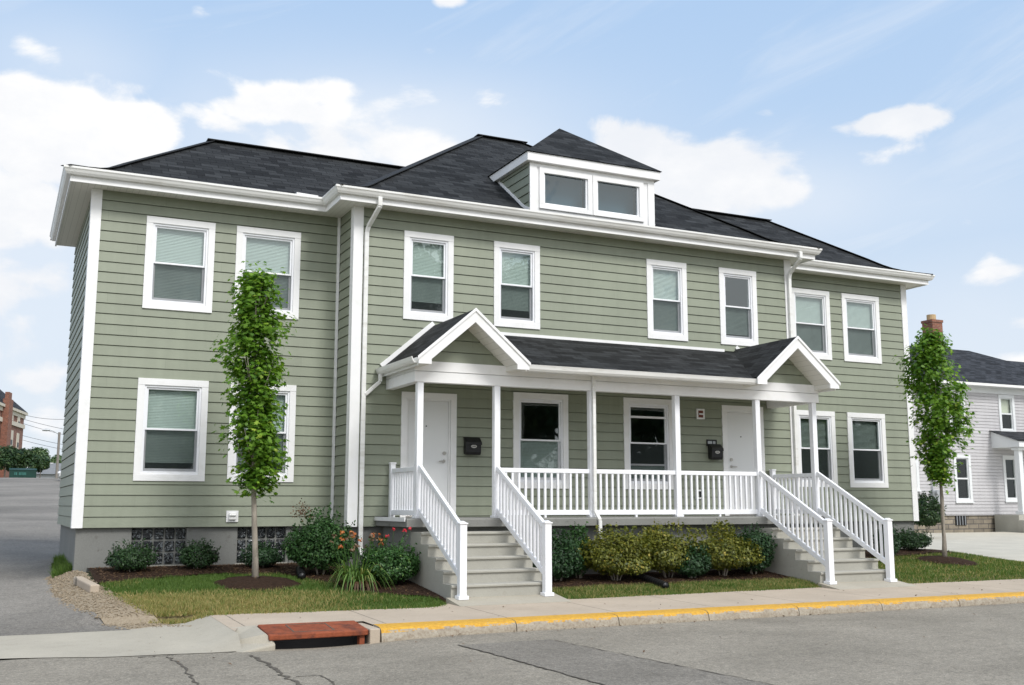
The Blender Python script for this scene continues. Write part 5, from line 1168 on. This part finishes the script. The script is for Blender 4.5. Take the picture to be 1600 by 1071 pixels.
# ------------------------------------------------------------------ neighbour's grey house on the right
def neighbour():
    t = thing('neighbour_house', (36, 12, -.6), 'pale grey clapboard house with a dark hipped roof and stone footing, behind the right maple', 'house')
    X0, X1, Y0 = 29.4, 52, 12.0; zf, zt = -.04, 5.1
    wins = [(35.60, 36.52, 3.29, 4.84), (32.78, 33.66, 3.26, 4.84), (35.62, 36.47, .49, 2.36), (32.85, 33.78, .46, 2.34), (30.05, 30.95, .9, 2.1), (38.6, 39.5, 3.29, 4.84)]
    c = .13
    siding('wall', (X0, Y0, 0), (1, 0, 0), (0, -1, 0), X1-X0, zf, zt, [(a+c-X0, b-c-X0, d+c, e-c) for a, b, d, e in wins], t, MAT['nsiding'], .128)
    siding('wall', (X0, Y0+9, 0), (0, -1, 0), (-1, 0, 0), 9, zf, zt, (), t, MAT['nsiding'], .128)
    m = MB(); m.box(X0+.05, X1, Y0+.06, Y0+.3, -1.2, zf-.002); m.box(X0+.05, X0+.3, Y0+.301, Y0+9, -1.2, zf-.002); m.build('stone_footing', MAT['stone'], t)
    m = MB(); m.box(32.82, 33.42, Y0+.03, Y0+.08, -.42, -.06); b = m.build('basement_window', MAT['black'], t)
    m = MB()
    for i in range(4): m.box(32.82+i*.15+.06, 32.82+i*.15+.09, Y0+.015, Y0+.029, -.42, -.06)
    m.build('bars', MAT['galv'], b)
    m = MB(); m.box(35.7, 36.25, Y0+.02, Y0+.07, -.55, -.05); m.build('crawl_door', MAT['black'], t)
    for (a, b, d, e) in wins:
        m = MB(); ring(m, a, b, d, e, c, Y0-.04, Y0-.001); m.box(a-.03, b+.03, Y0-.07, Y0-.0405, d-.02, d+.04); w = m.build('window', MAT['nwhite'], t)
        zm = (d+e)/2; m = MB(); ring(m, a+c, b-c, d+c, e-c, .04, Y0+.0, Y0+.06); m.box(a+c+.04, b-c-.04, Y0+.0, Y0+.06, zm-.03, zm+.03); m.build('sash_frame', MAT['nwhite'], w)
        m = MB(); m.face([(a+c, Y0+.04, d+c), (b-c, Y0+.04, d+c), (b-c, Y0+.04, e-c), (a+c, Y0+.04, e-c)]); m.build('pane', MAT['glass_dim'], w, fix=False)
        if d > 3: m = MB(); m.box(a+c, b-c, Y0+.12, Y0+.14, zm+.02, e-c); m.build('shade', MAT['cream'], w)
    m = MB(); m.box(X0+.1, X1, Y0+.5, Y0+.55, -.5, 5.0); m.build('inner_wall', MAT['dark'], t)
    m = MB(); m.box(X0, X1, Y0-.03, Y0-.001, 4.86, 5.1); m.box(X0-.4, X1, Y0-.42, Y0, 5.10, 5.13); m.build('frieze', MAT['nwhite'], t)
    P = [(0, 0), (30, 30*.485)]
    m = MB(); hip_roof(m, 27.0, 43.6, 11.6, 20.8, 5.19, P); r = m.build('roof', MAT['nshingle'], t, fix=False)
    m = MB(); hip_roof(m, 30, 62, 11.601, 18.6, 5.191, P); m.build('roof', MAT['nshingle'], t, fix=False)
    m = MB(); m.box(27, 62, 11.52, 11.6, 5.10, 5.2); m.box(26.95, 27.0, 11.52, 20.8, 5.1, 5.2); m.build('gutter', MAT['gutter'], t)
    a, b = on(1451, 545, 'y', 16.2), on(1476, 545, 'y', 16.2); zt_ = float(on(1462, 502, 'y', 16.2)[2])
    m = MB(); wc = (b[0]-a[0])*.62; m.box(a[0], a[0]+wc, 15.9, 16.5, 6.9, zt_-.12); m.box(a[0]-.03, a[0]+wc+.03, 15.87, 16.53, zt_-.119, zt_); ch = m.build('chimney', MAT['brick'], r)
    m = MB(); mx = a[0]+wc*.45; m.tube([(mx, 16.2, zt_), (mx, 16.2, zt_+.26)], .2, 14); m.build('flue_pot', MAT['buff'], ch)
    # side porch at the right edge of the view
    py = 11.0; A = lambda u, v: on(u, v, 'y', py); rx0, rz0 = A(1579, 690)[0], A(1579, 690)[2]; cx = A(1594, 750)[0]; sx = A(1583, 815)[0]
    m = MB(); m.prism([(py-.3, rz0-.22), (py-.3, rz0), (12, rz0+.45), (12, rz0-.22)], 'x', rx0+.1, rx0+5); p = m.build('porch_roof', MAT['nwhite'], t)
    m = MB(); m.face([(rx0, py-.36, rz0+.015), (rx0+5.1, py-.36, rz0+.015), (rx0+5.1, 12, rz0+.50), (rx0, 12, rz0+.50)], [(0, 0), (5, 0), (5, 1.4), (0, 1.4)]); m.build('porch_shingles', MAT['nshingle'], p, fix=False)
    m = MB(); m.box(cx-.11, cx+.11, py-.11, py+.11, .12, rz0-.23); m.box(cx-.18, cx+.18, py-.18, py+.18, .0, .119); m.box(cx-.18, cx+.18, py-.18, py+.18, rz0-.34, rz0-.2305); m.build('porch_column', MAT['nwhite'], t, bevel=.01)
    m = MB(); m.box(sx+.1, sx+4, py-.2, 11.95, -.9, -.02); m.box(sx, sx+4, py-.5, py-.2005, -.9, -.22); m.box(sx-.1, sx+4, py-.8, py-.5005, -.9, -.42); m.build('porch_steps', MAT['concrete'], t, bevel=.01)
    a = on(1455, 735, 'y', 11.95); z_ = on(1458, 770, 'y', 11.95)
    m = MB(); m.tube([(a[0], 11.93, 2.3), (a[0], 11.93, z_[2]), ], .025, 6); m.box(z_[0]-.12, z_[0]+.18, 11.82, 11.96, z_[2]-.35, z_[2]+.1); m.tube([(z_[0]+.03, 11.8, z_[2]), (z_[0]+.03, 11.70, z_[2])], .09, 12); m.build('electric_meter', MAT['galv'], t)
neighbour()
h = deep(1448, 800, 36); shrub('hedge_shrub', float(h[0]), float(h[1]), .62, .6, 1.15, MAT['hedge_leaf'], 'dark square-cut shrub at the corner between the green and the grey house', 71, 2600, .09, None, z0=float(deep(1448, 826, 36)[2]))
# ------------------------------------------------------------------ far left: what stands beyond the driveway crest
def brick_building():
    F = np.array([1.72, 146.4]); ang = R(12.4); d = np.array([math.sin(ang), math.cos(ang)]); nr = np.array([d[1], -d[0]])   # facade runs along d, faces nr
    t = thing('brick_building', (F[0], F[1], 2.5), 'tall red brick building with cream cornice and dark roof, far beyond the driveway', 'building')
    def hit(u, v):
        r = ray(u, v); k = ((F[0]-CAM[0])*nr[0]+(F[1]-CAM[1])*nr[1])/(r[0]*nr[0]+r[1]*nr[1]); P = CAM+r*k
        return -((P[0]-F[0])*d[0]+(P[1]-F[1])*d[1]), P[2]
    def pt(s, w, z): return (F[0]-d[0]*s+nr[0]*w, F[1]-d[1]*s+nr[1]*w, z)
    def slab(m, s0, s1, w0, w1, z0, z1):
        c = [(s0, w0), (s1, w0), (s1, w1), (s0, w1)]
        A = [pt(a, b, z0) for a, b in c]; B = [pt(a, b, z1) for a, b in c]
        for i in range(4):
            j = (i+1) % 4; L = abs(c[i][0]-c[j][0])+abs(c[i][1]-c[j][1]); m.face([A[i], A[j], B[j], B[i]], [(0, z0), (L, z0), (L, z1), (0, z1)])
        m.face(B); m.face(A[::-1])
    zt = hit(37, 655)[1]; m = MB(); slab(m, 0, 48, -14, 0, 1.5, zt); m.build('wall', MAT['oldbrick'], t)
    ze = hit(38, 646)[1]; m = MB(); slab(m, -.2, 48.7, -14.7, .15, zt, ze-.3); slab(m, -.4, 49, -15, .4, ze-.3, ze+.05); m.build('cornice', MAT['cream'], t)
    m = MB(); zr_ = ze+7; A, B, C_, D2 = pt(-.4, .4, ze+.06), pt(49, .4, ze+.06), pt(49, -15, ze+.06), pt(-.4, -15, ze+.06); T1, T2 = pt(7, -7, zr_), pt(41, -7, zr_)
    m.face([A, B, T2, T1], [(0, 0), (50, 0), (42, 10), (8, 10)]); m.face([C_, D2, T1, T2], [(0, 0), (50, 0), (42, 10), (8, 10)]); m.face([D2, A, T1], [(0, 0), (16, 0), (8, 10)]); m.face([B, C_, T2], [(0, 0), (16, 0), (8, 10)]); m.build('roof', MAT['nshingle'], t, fix=False)
    for (u0, u1, v0, v1) in [(12, 20, 648, 661), (26, 30.5, 651, 664), (11, 20, 672, 697), (24, 29, 677, 702)]:
        s0, z1 = hit(u1, v0); s1, z0 = hit(u0, v1); z1 = (z1+hit(u0, v0)[1])/2
        m = MB(); slab(m, s0, s1, .02, .12, z0, z1); w = m.build('window', MAT['cream'], t)
        m = MB(); slab(m, s0+.2*(s1-s0), s1-.2*(s1-s0), .121, .16, z0+.12*(z1-z0), z0+.42*(z1-z0)); m.build('pane', MAT['black'], w)
    s0, za = hit(35, 669); s1, zb = hit(9, 662); m = MB(); slab(m, 0, 48, .03, .2, za-.1, za+.45); m.build('sill_course', MAT['cream'], t)
    s0 = hit(5.5, 690)[0]; zt2 = hit(7, 613)[1]
    m = MB(); slab(m, s0, s0+2.2, .05, .85, 1.5, zt2-.9); slab(m, s0+.3, s0+1.9, .2, .7, zt2-.9, zt2); m.build('chimney', MAT['brick'], t)
brick_building()
def blob_tree(name, u, v0, v1, dep, wpx, label, seed, mat, n=2600, leaf=.5, cat='tree', group=None, trunk=True):
    b = deep(u, v1, dep); tp = deep(u, v0, dep); x, y = float(b[0]), float(b[1]); z0 = float(b[2]); h = float(tp[2])-z0; rx = wpx/FPX*dep/2
    t = thing(name, (x, y, z0), label, cat, group); r = np.random.default_rng(seed); nl = 16; lum = [r.normal(size=3) for _ in range(nl)]; C, Nn, T = [], [], []
    for l in lum:
        l = l/np.linalg.norm(l); l[2] = abs(l[2])*.9-.15; c = np.array([x+l[0]*rx*.62, y+l[1]*rx*.62, z0+h*.50+l[2]*h*.42]); m = n//nl; q = r.normal(size=(m, 3)); q /= np.linalg.norm(q, axis=1, keepdims=True); rr = r.uniform(.55, 1.0, (m, 1))
        C.append(c+q*rr*np.array([rx*.42, rx*.42, h*.2])); Nn.append(q+np.array([0, 0, .6])+r.normal(size=(m, 3))*.4); T.append(np.clip(tint(r, m)+r.uniform(-.12, .12), 0, 1))
    C, Nn, T = map(np.concatenate, (C, Nn, T)); C[:, 2] = np.maximum(C[:, 2], z0-.6)
    leaf_obj('crown', C, Nn, leaf*r.uniform(.6, 1.3, len(C)), mat, t, tints=T, seed=seed)
    m = MB(); m.tube([(x, y, z0-1.2), (x+.05*h*.2, y, z0+h*.3), (x, y, z0+h*.7)], [.05*h*.5, .04*h*.5, .01*h], 8); m.build('trunk', MAT['bark'], t, smooth=True)
    return t
blob_tree('hedge_bush', 6, 694, 752, 86, 62, 'big dark bush at the left edge, left of the green dumpster', 81, MAT['hedge_leaf'], 3800, .24, 'bush', 'overgrown bushes round the dumpster')
blob_tree('hedge_bush', 36, 700, 750, 88, 56, 'big dark bush directly behind the green dumpster', 82, MAT['hedge_leaf'], 3800, .24, 'bush', 'overgrown bushes round the dumpster')
blob_tree('hedge_bush', 62, 712, 748, 85, 34, 'smaller dark bush right of the green dumpster', 83, MAT['hedge_leaf'], 2400, .2, 'bush', 'overgrown bushes round the dumpster')
blob_tree('far_tree', 58, 696, 752, 190, 40, 'distant green tree left of the lamp pole', 84, MAT['far_leaf'], 2400, .55, 'tree', 'distant trees')
blob_tree('far_tree', 98, 703, 752, 200, 44, 'distant pale green tree behind the lamp pole', 85, MAT['far_leaf'], 2400, .55, 'tree', 'distant trees')
def dumpster():
    a, b = deep(14, 749, 82), deep(57, 749, 82); zt = float(deep(30, 735, 82)[2]); z0 = 2.5; y = float(a[1]); x0, x1 = float(a[0]), float(b[0])
    t = thing('dumpster', ((x0+x1)/2, y, z0), 'dark green metal dumpster with pale lettering, at the top of the driveway', 'dumpster')
    m = MB(); m.prism([(y, z0-.3), (y-.05, zt), (y+1.3, zt+.15), (y+1.4, z0-.3)], 'x', x0, x1); m.build('bin', MAT['greenmetal'], t, bevel=.03)
    m = MB(); m.prism([(y-.08, zt+.005), (y-.08, zt+.05), (y+1.35, zt+.21), (y+1.35, zt+.16)], 'x', x0-.03, x1+.03); m.build('lid', MAT['greenmetal'], t)
    m = MB(); rr = random.Random(4); x = x0+.35
    while x < x1-.75:
        w = rr.choice([.06, .08, .1]); 
        if rr.random() > .15: m.box(x, x+w, y-.062, y-.056, zt-.37, zt-.15)
        x += w+.035
    m.build('faded_lettering', MAT['palegreen'], t)
dumpster()
def lamp_pole():
    b, tp, ar = deep(88, 752, 110), deep(88, 675, 110), deep(66, 673, 110); x, y = float(b[0]), float(b[1]); t = thing('street_lamp', (x, y, 2.3), 'weathered wooden pole with a single lamp arm, beyond the driveway', 'street lamp')
    m = MB(); m.tube([(x, y, 1.8), (x, y, float(tp[2]))], [.15, .12], 10); m.build('pole', MAT['wood'], t)
    m = MB(); m.tube([(x, y, float(tp[2])-.25), (x-.6, y, float(ar[2])+.0), (float(ar[0])+.6, y, float(ar[2])+.1)], .05, 6); m.build('arm', MAT['galv'], t)
    m = MB(); c = (float(ar[0])+.35, y, float(ar[2])+.08); m.tube([(c[0]+.4, y, c[2]), (c[0]+.1, y, c[2]), (c[0]-.35, y, c[2]-.02)], [.07, .14, .1], 8); m.build('lamp_head', MAT['galv'], t)
lamp_pole()
def garage():
    a, b = deep(70, 748, 128), deep(112, 748, 128); zr_, ze_ = float(deep(95, 722, 128)[2]), float(deep(95, 741, 128)[2]); y = float(a[1]); x0, x1 = float(a[0])-2.5, float(b[0])
    t = thing('low_garage', ((x0+x1)/2, y, 2.4), 'low building with a plain grey shingled roof behind the lamp pole', 'building')
    m = MB(); m.box(x0+.3, x1+3, y+.4, y+7, 2.0, ze_); m.build('wall', MAT['galv'], t)
    m = MB(); m.face([(x0-.2, y, ze_), (x1+4, y, ze_), (x1+4, y+3.7, zr_), (x0+2.3, y+3.7, zr_)], [(0, 0), (8, 0), (8, 4), (2, 4)]); m.face([(x0+2.3, y+3.7, zr_), (x1+4, y+3.7, zr_), (x1+4, y+7.4, ze_), (x0-.2, y+7.4, ze_)]); m.face([(x0-.2, y, ze_), (x0+2.3, y+3.7, zr_), (x0-.2, y+7.4, ze_)]); m.build('roof', MAT['greyroof'], t, fix=False)
    m = MB(); c = deep(79, 724, 130); m.box(float(c[0])-.3, float(c[0])+.4, float(c[1])+2, float(c[1])+2.6, ze_+.8, float(c[2])+.12); m.build('roof_vent', MAT['white'], t)
garage()
def car():
    b = deep(91.5, 751, 70); x0, y = float(b[0]), float(b[1]); z0 = gz(x0+1, y)+.0
    t = thing('parked_car', (x0+2.2, y, z0), 'silver parked car half hidden by the corner of the green house', 'car')
    body = [(0, .35), (.02, .62), (.25, .80), (1.05, .90), (1.7, 1.38), (3.0, 1.42), (3.7, .98), (4.3, .88), (4.4, .5), (4.3, .28), (.2, .24)]
    m = MB(); m.prism([(x0+a, z0+c) for a, c in body][::-1], 'y', y, y+1.7); m.build('body', MAT['carpaint'], t, bevel=.08)
    m = MB(); m.prism([(x0+1.25, z0+.95), (x0+1.75, z0+1.33), (x0+2.95, z0+1.36), (x0+3.5, z0+.98)][::-1], 'y', y-.01, y+1.71); m.build('side_windows', MAT['black'], t)
    for a in (.85, 3.5):
        for yy in (y-.02, y+1.52):
            m = MB(); m.tube([(x0+a, yy, z0+.31), (x0+a, yy+.2, z0+.31)], .31, 18); w = m.build('wheel', MAT['tyre'], t)
            k = MB(); k.tube([(x0+a, yy-.008, z0+.31), (x0+a, yy+.05, z0+.31)], .18, 14); k.build('rim', MAT['galv'], w)
    m = MB(); m.box(x0-.012, x0+.1, y+.15, y+.45, z0+.6, z0+.72); m.build('headlight', MAT['vinyl'], t); m = MB(); m.box(x0-.012, x0+.1, y+1.25, y+1.55, z0+.6, z0+.72); m.build('headlight', MAT['vinyl'], t)
car()
def wire(u0, v0, u1, v1, sag, label):
    p, q = deep(u0, v0, 125), deep(u1, v1, 112); m = MB(); pts = []
    for i in range(13): k = i/12; c = p+(q-p)*k; pts.append((c[0], c[1], c[2]-sag*4*k*(1-k)))
    tag(m_build_wire(m, pts), label, 'overhead wire', 'overhead wires beyond the driveway')
def m_build_wire(m, pts):
    m.tube(pts, .022, 5); return m.build('overhead_wire', MAT['cable'], loc=tuple(pts[0]))
wire(36, 648, 130, 653, .35, 'topmost dark overhead wire, from the cornice of the brick building')
wire(36, 655, 130, 676, .12, 'thin overhead wire second from the top, above the lamp arm')
wire(36, 662, 130, 686, .1, 'thin overhead wire third from the top, just above the lamp arm')
wire(36, 681, 130, 700, .1, 'thin overhead wire fourth from the top, below the lamp arm')
wire(36, 688, 130, 708, .1, 'lowest overhead wire, just above the distant trees')
# ------------------------------------------------------------------ across the street: what the window panes mirror
def street_tree(x, y, h, r, seed):
    z0 = -1.2; t = thing('street_tree', (x, y, z0), 'tall leafy tree across the street, seen mirrored in the window panes', 'tree', 'trees across the street'); g = np.random.default_rng(seed); C, Nn = [], []
    for k in range(22):
        l = g.normal(size=3); l /= np.linalg.norm(l); c = np.array([x+l[0]*r*.62, y+l[1]*r*.62, z0+h*.58+l[2]*h*.3]); q = g.normal(size=(260, 3)); q /= np.linalg.norm(q, axis=1, keepdims=True)
        C.append(c+q*g.uniform(.35, 1, (260, 1))*np.array([r*.45, r*.45, h*.17])); Nn.append(q+np.array([0, 0, .5]))
    C, Nn = np.concatenate(C), np.concatenate(Nn)
    leaf_obj('crown', C, Nn, .75*g.uniform(.6, 1.3, len(C)), MAT['hedge_leaf'], t, tints=tint(g, len(C)), seed=seed)
    m = MB(); m.tube([(x, y, z0-.2), (x+.1, y, z0+h*.4), (x, y, z0+h*.75)], [.3, .22, .06], 8); m.build('trunk', MAT['bark'], t, smooth=True)
for a in ((2, -46, 9, 4.6, 201), (7.5, -47, 9.5, 4.5, 208), (13, -44, 11, 4.8, 202), (21, -44, 18.2, 4.8, 203), (29, -45, 17.4, 4.8, 204), (39, -46, 9.5, 4.5, 205), (50, -46, 9, 5, 206), (62, -48, 10, 6, 207)): street_tree(*a)
